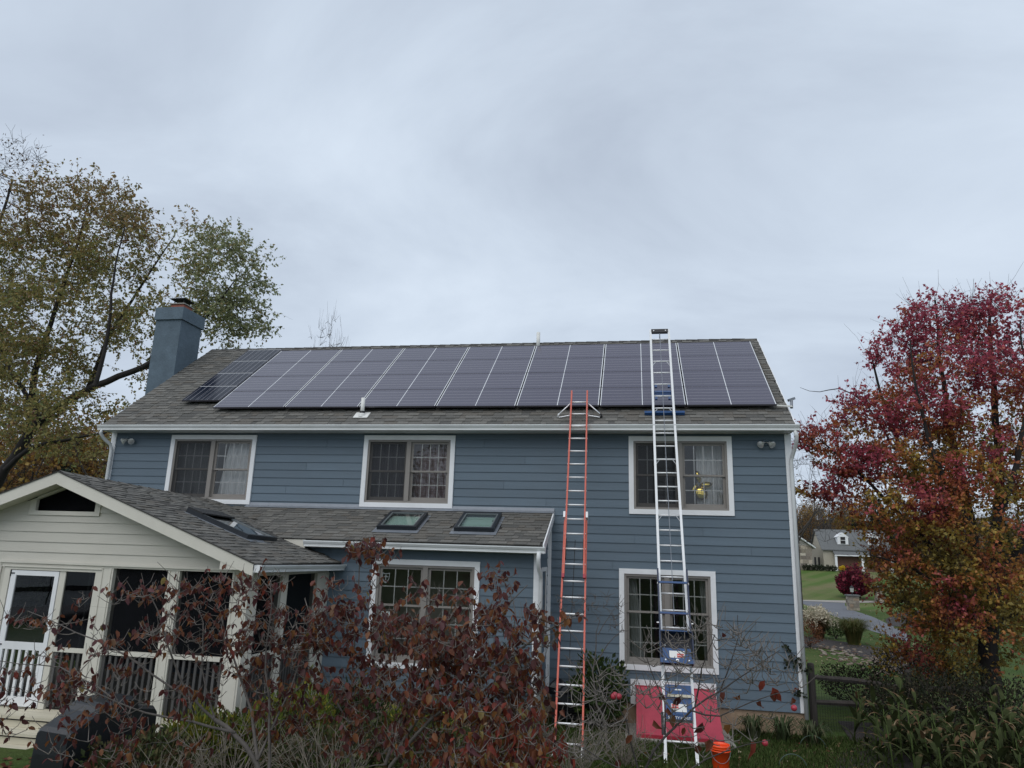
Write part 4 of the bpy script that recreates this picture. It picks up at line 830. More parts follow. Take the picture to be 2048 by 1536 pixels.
flat_label(bx, 22.75, .0, .262, .25, .11, (.055, -.018, .11, .062))
OFFC = 0.0; mb = MB(); mb.obox(wp(25.05, 0, .06), (.21, 0, 0), Vector(WD) * .88, wn * .012); mot = thing('hoist_base_plate', 'blue base plate with white warning label strapped to the foot of the white ladder', 'plate', wp(25.6, 0, .05)); pl = part('plate', mb, M_blue, mot)
mb = MB(); mb.obox(wp(24.75, .01, .09), (.19, 0, 0), Vector(WD) * .07, wn * .02); part('wood_strip', mb, M_deck, mot)
mb = MB(); mb.obox(wp(24.42, 0, .074), (.055, 0, 0), Vector(WD) * .035, wn * .003); part('handle_slot', mb, M_strip, mot)
flat_label(mot, 25.35, .0, .075, .25, .12, (-.06, .02, .11, .062))
mb = MB(); mb.obox(wp(25.85, 0, .066), (.2, 0, 0), Vector(WD) * .19, wn * .006); nm = part('name_band', mb, M_black, mot); letter('SAFETY HOIST', wp(25.86, 0, .0735), .056, M_label, nm)
mb = MB(); mb.obox(wp(26.15, -.27, .02), (.02, 0, 0), Vector(WD) * .55, wn * .05); part('side_bracket', mb, M_black, mot)

# ------------------------------------------------------------------ basement bulkhead, bucket
bulk = thing('bulkhead_door', 'faded red sloping cellar bulkhead with white surround under the downstairs window', 'cellar door', (-2.3, -.5, .05))
mb = MB(); mb.box(-3.155, -3.06, -.05, -.026, .42, .87); mb.box(-1.62, -1.53, -.05, -.026, .42, .87); mb.box(-3.06, -1.62, -.05, -.026, .765, .87); part('surround', mb, M_white, bulk)
BT, BBt, BYf = .755, .13, -1.15
mb = MB(); dirv = Vector((0, BYf, BBt - BT)); nrm = Vector((0, dirv.z, -dirv.y)).normalized(); nrm = nrm if nrm.z > 0 else -nrm
for x0, x1 in ((-3.045, -2.29), (-2.282, -1.56)):
    mb = MB(); a = Vector((x0, 0, BT)); q = [Vector((x0, -.03, BT)), Vector((x1, -.03, BT)), Vector((x1 + (.03 if x1 > -2 else 0), BYf, BBt)), Vector((x0, BYf, BBt))]; mb.add(q + [p - nrm * .04 for p in q], [(0, 1, 2, 3)[::-1], (4, 5, 6, 7), (0, 4, 5, 1), (1, 5, 6, 2), (2, 6, 7, 3), (3, 7, 4, 0)]); dl = part('door_leaf', mb, M_red, bulk)
    mb = MB(); mb.bar(q[0] + nrm * .006 + Vector((.12, -.02, -.02)), q[3] + nrm * .006 + Vector((.12, .02, .02)), .05, .012, nrm); part('batten', mb, M_red, dl)
    mb = MB(); mb.tube([q[0].lerp(q[2], .5) + nrm * .0, q[0].lerp(q[2], .5) + nrm * .03 + Vector((.03, 0, 0)), q[0].lerp(q[2], .5) + Vector((.06, 0, 0))], .006, 5); part('handle', mb, M_black, dl)
mb = MB(); mb.box(-3.07, -1.55, -.052, -.03, .735, .768); mb.bar((-3.05, BYf - .012, BBt - .03), (-1.53, BYf - .012, BBt - .03), .02, .05); mb.prism([(-.03, BT - .05), (BYf, BBt - .05), (BYf, .04), (-.03, .04)], 'x', -3.04, -3.0); mb.prism([(-.03, BT - .05), (BYf, BBt - .05), (BYf, .04), (-.03, .04)], 'x', -1.58, -1.55); part('frame', mb, M_redd, bulk)
mb = MB(); mb.box(-3.25, -1.35, BYf - .16, BYf + .02, -.2, .075); mb.box(-3.25, -3.04, BYf + .02, 0, -.2, .06); mb.box(-1.55, -1.35, BYf + .02, 0, -.2, .06); part('curb', mb, M_conc, bulk)
mb = MB(); BC = Vector((-1.76, -2.72, .05)); mb.lathe([(.0, .01), (.118, .0), (.122, .01), (.142, .3), (.15, .3), (.15, .315), (.143, .33), (.15, .335), (.15, .365), (.138, .365), (.135, .33), (.115, .03), (0, .025)], BC, 28)
bk = thing('bucket', 'bright orange plastic bucket on the grass right of the white ladder', 'bucket', BC); part('tub', mb, M_bucket, bk, True)
mb = MB(); mb.lathe([(.143, .27), (.155, .275), (.155, .285), (.144, .29)], BC, 28); part('rib', mb, M_bucket, bk, True)
mb = MB(); mb.tube([BC + Vector((.15 * math.cos(t), -.152 * math.sin(t) - .01, .30 - .17 * math.sin(t))) for t in np.linspace(0, math.pi, 14)], .0035, 5); part('handle', mb, M_flash, bk)

# ------------------------------------------------------------------ covered grill, black bench with bag and tap
gr = thing('covered_grill', 'barbecue grill under a smooth black vinyl cover beside the porch steps', 'grill', (-9.8, -6.5, gz(0, -6.5)))
GY = -7.1; gnl, gnr = at(75, 1449, GY), at(142, 1453, GY); ghw = (gnr - gnl).length / 2
gmb = MB(); ga = math.radians(86); GA = Vector((math.cos(ga), math.sin(ga), 0)); GB = Vector((-math.sin(ga), math.cos(ga), 0)); G0 = (gnl + gnr) / 2; gtop = G0.z - gz(0, GY); G0.z = gz(0, GY); GK = gtop / .645
prof = [(-.02, 0), (-.02, .35), (0, .58), (.035, .625), (.10, .645), (.36, .74), (.42, .80), (.50, .83), (.98, .83), (1.06, .8), (1.10, .7), (1.42, .64), (1.46, .6), (1.47, 0)]
vs = []
for bb, ins in ((-ghw, .04), (-ghw + .04, .0), (ghw - .04, 0), (ghw, .03)):
    for x, z in prof: vs.append(G0 + GA * x + GB * bb + Vector((0, 0, max(0, (z - ins - (.02 * math.sin(x * 9) if z < .3 else 0)) * GK * (1.0 if bb > 0 or z < .5 else .97)))))
npf = len(prof); gmb.add(vs, [(j * npf + i, j * npf + i + 1, (j + 1) * npf + i + 1, (j + 1) * npf + i) for j in range(3) for i in range(npf - 1)] + [tuple(range(npf)), tuple(3 * npf + i for i in range(npf))[::-1]])
part('cover', gmb, M_cover, gr)
bn = thing('black_cart', 'black metal cart with open lower shelf standing behind the orange ladder', 'cart', (-4.3, -.55, .05))
mb = MB(); mb.box(-4.62, -3.85, -.72, -.12, .56, .6); mb.box(-4.62, -3.85, -.74, -.72, .5, .62); part('top', mb, M_cover, bn)
for x in (-4.6, -3.87):
    for y in (-.7, -.14): mb = MB(); mb.box(x - .018, x + .018, y - .018, y + .018, .05, .56); part('leg', mb, M_black, bn)
mb = MB(); mb.box(-4.6, -3.87, -.7, -.14, .2, .22); part('shelf', mb, M_black, bn)
for k in range(7): mb = MB(); mb.box(-4.58, -3.89, -.705, -.695, .235 + k * .045, .242 + k * .045); part('wire', mb, M_black, bn)
mb = MB(); mb.box(-4.6, -3.87, -.2, -.18, .22, .56); part('back_panel', mb, M_black, bn)
mb = MB(); n = 14; vs = []
for j in range(7):
    ph = math.pi / 2 * j / 6
    for k in range(n): t = 2 * math.pi * k / n; rr_ = 1 + .18 * math.sin(3 * t + j) + .1 * math.sin(7 * t + 2 * j); vs.append((-4.52 + .24 * rr_ * math.cos(ph) * math.cos(t), -.48 + .2 * rr_ * math.cos(ph) * math.sin(t), .6 + .25 * math.sin(ph) * (1 + .1 * math.sin(5 * t))))
mb.add(vs, [(j * n + k, j * n + (k + 1) % n, (j + 1) * n + (k + 1) % n, (j + 1) * n + k) for j in range(6) for k in range(n)]); tag(link('plastic_bag', mb.mesh('plastic_bag', M_cover, False)), 'crumpled black plastic bag lying on the black cart behind the orange ladder', 'bag')
tp = thing('water_tap', 'silver garden tap on a post above the black cart', 'tap', (-4.1, -.4, .6)); mb = MB(); mb.tube([(-4.08, -.4, .6), (-4.08, -.4, .8), (-4.09, -.42, .86), (-4.13, -.46, .86), (-4.15, -.48, .8), (-4.15, -.48, .76)], .018, 8); part('spout', mb, M_alu, tp, True)
mb = MB(); mb.lathe([(0, .0), (.035, .0), (.035, .02), (0, .022)], (-4.13, -.45, .89), 10); part('handle', mb, M_alu, tp)

# ------------------------------------------------------------------ split rail fence and hoops at the right
def fence_post(x, y, label):
    t = thing('fence_post', label, 'fence post', (x, y, gz(x, y))); mb = MB(); mb.tube([(x, y, -.3), (x, y, .6), (x, y, 1.26), (x, y, 1.3), (x, y, 1.31)], [.07, .068, .066, .058, .02], 9); part('shaft', mb, M_wood, t); return t
fence_post(.285, .28, 'dark weathered fence post against the white corner trim of the house')
fn = thing('split_rail_fence', 'weathered split rail fence with wire mesh leading right from the dark post', 'fence', (1.6, .9, 0))
for z0, z1 in ((1.05, .85), (.6, .46)):
    mb = MB(); mb.tube([(.3, .3, z0), (1.1, .62, (z0 * .6 + z1 * .4) + .015), (2.1, 1.0, z1)], [.045, .06, .05], 6); part('rail', mb, M_wood, fn)
for q in range(1, 2):
    x, y = .285 + 2.0 * q, .28 + .8 * q; mb = MB(); mb.tube([(x, y, -.4), (x, y, 1.15), (x, y, 1.18)], [.07, .065, .03], 8); part('post', mb, M_wood, fn)
    for z in (.85, .5): mb = MB(); mb.tube([(x, y, z - .02 * q), (x + 2, y + .8, z - .05 * q)], .05, 6); part('rail', mb, M_wood, fn)
mb = MB()
for k in range(40): t = k / 39; x, y = .33 + 2.0 * t, .32 + .78 * t; mb.tube([(x, y + .05, .05), (x, y + .05, 1.0 - .15 * t)], .0022, 3, False)
for k in range(16): z = .1 + k * .058; mb.tube([(.33, .37, z), (2.33, 1.15, z - .02)], .002, 3, False)
tag(part('wire_mesh', mb, M_black, fn), kind='stuff')
for (x, y, r_), lb in (((-.62, -2.3, .21), 'green wire garden hoop standing in the grass at the bottom edge'), ((-.02, -.95, .22), 'green wire garden hoop nearest the fence post')):
    mb = MB(); mb.tube([(x + r_ * math.cos(t), y + .02 * math.sin(t), .05 + r_ * .95 * math.sin(t)) for t in np.linspace(0, math.pi, 16)], .009, 6); tag(link('garden_hoop', mb.mesh('garden_hoop', mat('green_wire', (.04, .07, .05), .5), True)), lb, 'garden hoop')

# ------------------------------------------------------------------ vegetation
RN = np.random.default_rng(11)
def leaf_arrays(P, A, Nn, size, wid, cols, big=False):
    """one leaf per row: base P, axis A, normal Nn, length size, half width ratio wid"""
    A = A / np.linalg.norm(A, axis=1, keepdims=True); W = np.cross(Nn, A); W /= np.linalg.norm(W, axis=1, keepdims=True) + 1e-9; Z = np.cross(A, W)
    if big:
        T = [(0, 0, 0), (.3, .85, .05), (.68, .75, .0), (1, 0, -.2), (.68, -.75, .0), (.3, -.85, .05), (.33, 0, -.05), (.7, 0, -.11)]
        F = [(0, 6, 1), (0, 5, 6), (1, 6, 7), (1, 7, 2), (6, 5, 4), (6, 4, 7), (2, 7, 3), (7, 4, 3)]
    else:
        T = [(0, 0, 0), (.5, 1, .1), (1, 0, -.1), (.5, -1, .1)]; F = [(0, 1, 2), (0, 2, 3)]
    n = len(P); k = len(T); V = np.empty((n, k, 3))
    for i, (a, b, c) in enumerate(T): V[:, i] = P + A * (a * size)[:, None] + W * (b * size * wid)[:, None] + Z * (c * size)[:, None]
    FF = (np.arange(n)[:, None, None] * k + np.array(F)[None]).reshape(-1, 3)
    return V.reshape(-1, 3), FF, np.repeat(cols, k, axis=0)
def pick_cols(n, pal, wts, rng, jit=.22):
    c = np.array(pal)[rng.choice(len(pal), n, p=np.array(wts) / sum(wts))]; return np.clip(c * (1 + rng.uniform(-jit, jit, (n, 1))), .002, 1)
def unit(v): return v / (np.linalg.norm(v, axis=-1, keepdims=True) + 1e-9)
def skeleton(limbs, targets, rng, tw_r=.012, sag=.12, up=.25, step=.5):
    """limbs: [(points, r0, r1)]; every target is joined to the nearest point of what has grown so far"""
    paths = []; nodes = []; rad = []
    for pts, r0, r1 in limbs:
        pts = [Vector(p) for p in pts]; fine = []
        for a, b in zip(pts[:-1], pts[1:]):
            m_ = max(2, int((b - a).length / step))
            for i in range(m_): fine.append(a.lerp(b, i / m_))
        fine.append(pts[-1]); L_ = len(fine)
        f2 = [p if i in (0, L_ - 1) else (fine[i - 1] + p * 2 + fine[i + 1]) / 4 + Vector(rng.normal(0, step * .035, 3)) for i, p in enumerate(fine)]
        rr = [r0 + (r1 - r0) * (i / (L_ - 1)) ** .8 for i in range(L_)]; paths.append((f2, rr)); nodes += f2; rad += rr
    NV = np.array([tuple(p) for p in nodes]); RV = np.array(rad)
    T = np.array(targets)
    if len(T):
        d0 = np.array([np.min(np.linalg.norm(NV - t, axis=1)) for t in T]); order = np.argsort(d0)
        ends = []
        for ti in order:
            t = T[ti]; d = np.linalg.norm(NV - t, axis=1) + np.maximum(0, NV[:, 2] - t[2]) * 1.2; j = int(np.argmin(d)); a = Vector(NV[j]); b = Vector(t); ln = (b - a).length
            mid1 = a.lerp(b, .35) + Vector(rng.normal(0, ln * .06, 3)) - Vector((0, 0, sag * ln * .5)); mid2 = a.lerp(b, .72) + Vector(rng.normal(0, ln * .05, 3)) - Vector((0, 0, sag * ln * .4))
            r0 = min(RV[j] * .8, tw_r * (1 + ln * 1.1)); pth = [a, mid1, mid2, b]; rr = [r0, r0 * .75, r0 * .55, r0 * .35]; paths.append((pth, rr))
            NV = np.vstack([NV, [tuple(mid1), tuple(mid2), tuple(b)]]); RV = np.concatenate([RV, rr[1:]])
    return paths
def tubes(paths, big=7, small=4, thr=.03):
    mb = MB()
    for p, r in paths: mb.tube(p, r, big if r[0] > thr * 2 else (5 if r[0] > thr else small), False)
    return mb
def in_lobes(lobes, rng, shell=.55):
    out = []
    for c, (rx, ry, rz), n in lobes:
        u = unit(rng.normal(size=(n, 3))); rr = rng.uniform(0, 1, (n, 1)) ** (1 / 3) * (1 - shell) + shell * rng.uniform(.6, 1, (n, 1)); out.append(np.array(c) + u * rr * np.array((rx, ry, rz)))
    return np.vstack(out)
def fine_twigs(C, rng, n, ln, r, up=.6):
    mb = []
    for c in C:
        for _ in range(n):
            d = unit(rng.normal(size=3) + np.array((0, 0, up))); e_ = c + d * ln * rng.uniform(.5, 1.2); m_ = (c + e_) / 2 + rng.normal(0, ln * .08, 3); mb.append(([Vector(c), Vector(m_), Vector(e_)], [r, r * .8, r * .5]))
    return mb
def cloud(C, per, spread, rng):
    P = np.repeat(C, per, axis=0); return P + rng.normal(0, 1, P.shape) * np.array(spread)
def clumpy(C, rng, f=1.3, thr=-.25):
    ph = rng.uniform(0, 6.28, 6); q = np.sin(C[:, 0] * f + ph[0]) * np.sin(C[:, 1] * f + ph[1]) + np.sin(C[:, 2] * f * 1.5 + ph[2] + C[:, 0] * .7 * f) * .8 + .4 * np.sin(C[:, 2] * f * 3.1 + ph[3]) * np.sin(C[:, 0] * f * 2.7 + ph[4])
    return C[q > thr]
def twig_leaves(C, rng, ntw, ln, nl, up=.25, rad=.004):
    n = len(C); c = np.repeat(C, ntw, axis=0); d = unit(rng.normal(size=(n * ntw, 3)) * np.array((1, 1, .7)) + np.array((0, 0, up))); L_ = ln * rng.uniform(.5, 1.2, (n * ntw, 1)); e_ = c + d * L_; mid = c + d * L_ * .5 + np.array((0, 0, .08)) * L_
    tw = [([Vector(a), Vector(b), Vector(q)], [rad, rad * .75, rad * .4]) for a, b, q in zip(c, mid, e_)]
    t = rng.uniform(.15, 1.05, (n * ntw, nl, 1)); P = ((1 - t) ** 2) * c[:, None] + 2 * t * (1 - t) * mid[:, None] + t * t * e_[:, None] + rng.normal(0, .02, (n * ntw, nl, 3)); A = unit(d[:, None] * .5 + rng.normal(size=P.shape) * .75 + np.array((0, 0, -.55)))
    return tw, P.reshape(-1, 3), A.reshape(-1, 3)
def make_tree(name, label, cat, base, limbs, lobes, rng, leaves, bark, group=None, tw_r=.012, twigs=None, shell=.55, big=False, sag=.1, targets=None, clump=None, tl=None):
    C = in_lobes(lobes, rng, shell) if targets is None else targets
    if clump: C = clumpy(C, rng, *clump)
    t = thing(name, label, cat, base, group); paths = skeleton(limbs, C, rng, tw_r, sag); nl = len(limbs)
    part('trunk', tubes(paths[:nl], 9, 6), bark, t, True)
    p2 = paths[nl:] + (fine_twigs(C, rng, *twigs) if twigs else [])
    if tl: tw_, TP, TA = twig_leaves(C, rng, *tl); p2 = p2 + tw_
    if p2: tag(part('branches', tubes(p2), bark, t), kind='stuff')
    if leaves:
        P, A, Nn, S, wid, cols = leaves(C, rng) if not tl else leaves(TP, rng, TA); V, F, cc_ = leaf_arrays(P, A, Nn, S, wid, cols, big)
        tag(link('crown', arr_mesh('crown', V, F, M_leaf, cc_), t), kind='stuff')
    return t
pxs = lambda pts, Y, rng=None, j=0: [tuple(at(u, v, Y + (rng.uniform(-j, j) if rng is not None else 0))) for u, v in pts]

# the big olive tree left of the house, behind the chimney
rg = np.random.default_rng(21); YL = 9.0
limbs = [([(-28.6, 9, -.6)] + pxs([(-35, 1010), (10, 940), (80, 835), (190, 772), (285, 735)], YL), .3, .11), (pxs([(285, 735), (350, 690), (420, 630), (470, 560)], YL - .6), .11, .02),
         (pxs([(60, 860), (70, 740), (110, 620), (150, 500), (180, 400)], YL + 1), .17, .03), (pxs([(80, 835), (10, 720), (-40, 600), (-60, 480)], YL + .5), .11, .02), (pxs([(175, 780), (205, 700), (235, 640), (290, 560), (350, 470)], YL + .8), .11, .02),
         (pxs([(190, 772), (215, 680), (225, 560), (250, 450)], YL - 1.4), .09, .02), (pxs([(285, 735), (330, 735), (350, 760), (330, 800)], YL + .6), .08, .02), (pxs([(10, 940), (60, 890), (130, 880), (230, 860)], YL - .8), .1, .03), (pxs([(300, 720), (360, 650), (420, 600), (500, 620)], YL + .8), .1, .02)]
k_ = 1 / 1420 * 33
def lobe(u, v, ru, rv, n, Y, dy=None, k=k_): return (tuple(at(u, v, Y)), (ru * k, (dy if dy else ru * k), rv * k), n)
lobes = [lobe(165, 440, 120, 75, 110, YL + .5), lobe(230, 500, 85, 75, 60, YL), lobe(70, 530, 125, 85, 110, YL + 1), lobe(-60, 560, 120, 150, 70, YL), lobe(445, 545, 70, 85, 36, YL - .5), lobe(485, 640, 58, 42, 26, YL), lobe(410, 650, 80, 40, 24, YL + .8), lobe(395, 500, 50, 55, 18, YL), lobe(350, 590, 70, 70, 20, YL), lobe(300, 660, 70, 60, 24, YL), lobe(470, 560, 60, 60, 18, YL), lobe(110, 650, 150, 80, 110, YL), lobe(60, 760, 100, 90, 70, YL - .5), lobe(180, 850, 120, 70, 50, YL - 1), lobe(310, 790, 60, 50, 18, YL + .5), lobe(0, 690, 80, 90, 60, YL + 2), lobe(30, 870, 90, 60, 30, YL + 1.5)]
def lv_left(P, rng, A):
    n = len(P); Nn = rng.normal(size=(n, 3))
    c = pick_cols(n, [(.27, .24, .085), (.35, .29, .1), (.21, .23, .09), (.36, .24, .095), (.24, .135, .085)], (4, 3.4, 3.2, 1.4, .6), rng)
    xr = P[:, 0] > -20.4 + rng.normal(0, .9, n); c[xr] = pick_cols(int(xr.sum()), [(.25, .28, .14), (.35, .36, .2), (.2, .22, .1), (.34, .27, .12)], (4, 3, 2, 1), rng)
    tp = P[:, 2] > 15.5; c[tp] = c[tp] * np.array((.95, .82, .9)); return P, A, Nn, rng.uniform(.09, .165, n), .3, c
lobes = [(c, r_, int(n * 2.3)) for c, r_, n in lobes]
make_tree('shade_tree', 'big olive and bronze tree leaning behind the blue chimney', 'tree', (-28.6, 9, 0), limbs, lobes, rg, lv_left, M_barkd, tw_r=.017, clump=(.8, -1.05), tl=(3, .95, 12, .25, .0045))
rg = np.random.default_rng(22)
limbs = [([(-34, 14, -.6)] + pxs([(-60, 900), (-40, 600), (0, 440), (25, 360)], 14), .35, .05)]
lobes = [lobe(20, 340, 60, 75, 40, 14, k=k_ * 1.15), lobe(-30, 400, 90, 100, 50, 14, k=k_ * 1.15)]
def lv_sparse(C, rng):
    P = cloud(C, 5, (.5, .5, .4), rng); n = len(P); return P, rng.normal(size=(n, 3)) + np.array((0, 0, -.7)), rng.normal(size=(n, 3)), rng.uniform(.1, .18, n), .34, pick_cols(n, [(.1, .055, .04), (.12, .08, .04)], (2, 1), rng)
make_tree('thin_tree', 'thin bare tree top with few brown leaves at the left edge', 'tree', (-34, 14, 0), limbs, lobes, rg, lv_sparse, M_barkd, tw_r=.02, twigs=(5, .9, .008, .8))

# red and orange tree at the right
rg = np.random.default_rng(31); RX, RYt = 4.3, 2.0; kr = 1 / 1420 * 18.5
tb = (RX, RYt, gz(RX, RYt))
fork = tuple(at(1978, 1230, RYt))
limbs = [([(RX - .02, RYt, -.5), tuple(at(1985, 1390, RYt)), tuple(at(1975, 1290, RYt)), fork], .21, .17), (pxs([(1790, 900), (1730, 800), (1680, 775), (1640, 790), (1600, 775)], RYt + .4), .025, .004),
         (pxs([(1978, 1235), (1950, 1120), (1935, 1000), (1900, 860), (1880, 720), (1870, 600)], RYt), .16, .02), (pxs([(1978, 1235), (1990, 1100), (2000, 950), (1990, 800), (1975, 650), (1985, 580)], RYt + .5), .16, .02),
         (pxs([(1978, 1235), (1920, 1160), (1850, 1080), (1780, 1010), (1700, 930), (1640, 880)], RYt - .3), .1, .015), (pxs([(1960, 1150), (1880, 1030), (1800, 900), (1760, 780), (1740, 700)], RYt + .3), .1, .015), (pxs([(1985, 1200), (2050, 1080), (2110, 900), (2140, 760)], RYt), .12, .02),
         (pxs([(1978, 1270), (1900, 1190), (1820, 1130), (1740, 1110)], RYt - .8), .07, .012), (pxs([(1985, 1250), (2060, 1210), (2140, 1190)], RYt), .06, .012), (pxs([(1940, 1050), (1880, 950), (1840, 820), (1820, 680)], RYt - 1.3), .07, .012), (pxs([(1990, 1050), (2040, 930), (2060, 780), (2040, 640)], RYt - 1), .08, .012)]
L2 = lambda u, v, ru, rv, n, dY=0: lobe(u, v, ru, rv, n, RYt + dY, k=kr)
lobes = [L2(1880, 650, 75, 50, 80), L2(1985, 650, 70, 60, 80, .4), L2(1800, 720, 60, 45, 55, .2), L2(1905, 745, 80, 45, 70, -.8), L2(2010, 760, 70, 50, 70, -.5), L2(1745, 830, 70, 40, 60), L2(1850, 830, 80, 50, 90, -.6), L2(1975, 860, 90, 55, 110, -.7), L2(1650, 885, 42, 30, 30), L2(1700, 925, 62, 30, 50, -.3), L2(1800, 930, 85, 40, 80, -.7), L2(1920, 970, 90, 50, 110, -1), L2(2060, 960, 90, 60, 100), L2(1830, 1020, 80, 35, 75, -1.2), L2(1960, 1075, 95, 45, 100, -1.2), L2(2070, 1100, 80, 60, 90), L2(1800, 1105, 60, 25, 36, .2), L2(1880, 1140, 80, 35, 70, -1), L2(1990, 1180, 80, 40, 70, -1.2), L2(1860, 1225, 75, 30, 46, -.4), L2(1950, 1250, 70, 30, 30, -1.2), L2(2070, 1220, 60, 50, 40), L2(1830, 1285, 55, 30, 24, .3), L2(1640, 985, 40, 18, 16), L2(1690, 1000, 40, 20, 14, -.2), L2(2080, 820, 70, 80, 80, .4), L2(1745, 1055, 40, 18, 12, -.4), L2(1770, 1165, 40, 30, 16, -.3), L2(1900, 1310, 80, 40, 60, .5), L2(1840, 1320, 60, 35, 40, .6), L2(1850, 1250, 70, 50, 50, .8), L2(1800, 1230, 50, 50, 30, .5), L2(1930, 1200, 70, 50, 40, .9), L2(2050, 1290, 60, 30, 20, .3)]
def lv_red(P, rng, A):
    n = len(P); Nn = rng.normal(size=(n, 3)); dirc = P - np.array((RX, RYt, 4.6)); q = np.linalg.norm(dirc / np.array((4.2, 4.2, 5.0)), axis=1); h = (P[:, 2] - 4.6) / 5
    cl = np.sin(P[:, 0] * 2.3 + 1) * np.sin(P[:, 2] * 2.9 + P[:, 1] * 1.7) + .6 * np.sin(P[:, 0] * 5.1 + P[:, 2] * 4.3)
    s_ = q * .75 + h * .62 + cl * .42 + .2 + rng.normal(0, .12, n)
    pal = np.array([(.29, .23, .06), (.42, .29, .06), (.43, .2, .055), (.42, .14, .06), (.46, .12, .1), (.48, .1, .14), (.38, .07, .11)]); idx = np.clip(((s_ + .05) * 4.6).astype(int), 0, 6)
    return P, A, Nn, rng.uniform(.05, .105, n), .33, pal[idx] * (1 + rng.uniform(-.28, .28, (n, 1)))
lobes = [(c, r_, int(n * 1.4)) for c, r_, n in lobes]
make_tree('autumn_tree', 'crimson and orange autumn tree standing right of the house', 'tree', tb, limbs, lobes, rg, lv_red, M_barkd, tw_r=.011, clump=(1.5, -.95), tl=(3, .5, 9, .45, .0035), twigs=(1, .75, .0035, 1.6))

# ---- foreground dogwoods: limbs drawn out, whorled twigs, hanging leaves one by one
M_twigp = mat('silver_twig', (.135, .118, .105), .85, var=.4, scale=16)
def big_leaf_mesh(i, col):
    rng = np.random.default_rng(100 + i); V, F, c = leaf_arrays(np.zeros((1, 3)), np.array([[1., 0, 0]]), np.array([[0, 0, 1.]]), np.array([1.0]), .30 + .05 * (i % 3), np.array([col]), True)
    bend = rng.uniform(.1, .7); V[:, 2] -= bend * V[:, 0] ** 2; V[:, 2] += rng.uniform(.3, 1.1) * np.abs(V[:, 1]) + rng.normal(0, .03, len(V)); V[:, 1] *= rng.uniform(.7, 1.0); return arr_mesh('leaf', V, F, M_leaf, c, True)
DW = [(.1, .03, .027), (.13, .04, .028), (.17, .058, .03), (.075, .026, .026), (.2, .078, .032), (.24, .105, .035), (.22, .045, .03), (.23, .17, .05), (.115, .04, .045), (.19, .105, .06)]
DWM = [big_leaf_mesh(i, c) for i, c in enumerate(DW)]
def dogwood(name, label, base, limbs, lobes, rng, per, wts, size, nparts=300, whorl=3, tw=.005, bark=None, depth=1.0, extra=None, redder=None, skip=0.0):
    C = in_lobes(lobes, rng, .25); paths = skeleton(limbs, C, rng, tw, .12, step=.18); nl = len(limbs); t = thing(name, label, 'tree', base)
    part('trunk', tubes([(p, [q * .72 for q in rr]) for p, rr in paths[:nl]], 8, 5, .012), bark or M_twig, t, True)
    tw_ = list(paths[nl:]); P = []; A = []
    for c in C:
        k = whorl + rng.integers(0, 2); ph = rng.uniform(0, 6.28)
        bare = rng.uniform() < skip
        for q in range(k):
            a = ph + 6.28 * q / k; d = np.array((math.cos(a) * rng.uniform(.4, 1.1), math.sin(a) * rng.uniform(.4, 1.1), rng.uniform(-.1, .9))); ln = rng.uniform(.06, .19); e_ = c + d * ln * .55; f_ = e_ + (d * rng.uniform(.3, .9) + np.array((rng.normal(0, .35), rng.normal(0, .35), rng.uniform(.1, .8)))) * ln * .5
            tw_.append(([Vector(c), Vector(e_), Vector(f_)], [.0032, .0024, .0017]))
            if bare: continue
            for m_ in range(per):
                P.append(f_ * rng.uniform(.5, 1) + e_ * rng.uniform(0, .5) if False else e_ + (f_ - e_) * rng.uniform(0, 1)); A.append(np.array((math.cos(a + m_ * 2.1) * rng.uniform(.3, 1), math.sin(a + m_ * 2.1) * rng.uniform(.3, 1), rng.uniform(-1.5, -.15))))
    tag(part('twigs', tubes(tw_, 6, 4, .012), M_twigp, t), kind='stuff')
    if not P: return t
    P = np.array(P); A = unit(np.array(A)); n = len(P); S = rng.uniform(.65, 1.15, n) * size; ci = rng.choice(len(DW), n, p=np.array(wts) / sum(wts))
    if redder is not None: m2 = redder(P); ci[m2] = rng.choice([2, 4, 5, 6, 6, 7, 8], int(m2.sum()))
    Nn = unit(np.stack([-A[:, 2] * A[:, 0], -A[:, 2] * A[:, 1], 1 - A[:, 2] ** 2 + .01], 1) + rng.normal(0, .45, (n, 3)))
    order = np.argsort(np.linalg.norm(P - np.array(CAM), axis=1)); near = order[:nparts]; rest = order[nparts:]
    for i in near:
        a = Vector(A[i]); w_ = Vector(Nn[i]).cross(a).normalized(); z_ = a.cross(w_); o = link('leaf', DWM[ci[i]], t, P[i]); o.rotation_euler = Matrix((a, w_, z_)).transposed().to_euler(); o.scale = (S[i],) * 3
    if len(rest):
        V, F, cc_ = leaf_arrays(P[rest], A[rest], Nn[rest], S[rest], .33, np.array(DW)[ci[rest]] * rng.uniform(.75, 1.25, (len(rest), 1)), True); tag(link('leaves', arr_mesh('leaves', V, F, M_leaf, cc_, True), t), kind='stuff')
    return t
rg = np.random.default_rng(41); YD = -9.4; kd = 1 / 1420 * 5.9
LD = lambda u, v, ru, rv, n, dY=0, dep=.45: (tuple(at(u, v, YD + dY)), (ru * kd, dep, rv * kd), n)
PD = lambda pts, dY=0, dy2=0: [tuple(at(u, v, YD + dY + dy2 * i / max(1, len(pts) - 1))) for i, (u, v) in enumerate(pts)]
ba = at(540, 1700, YD); ba.z = gz(0, YD)
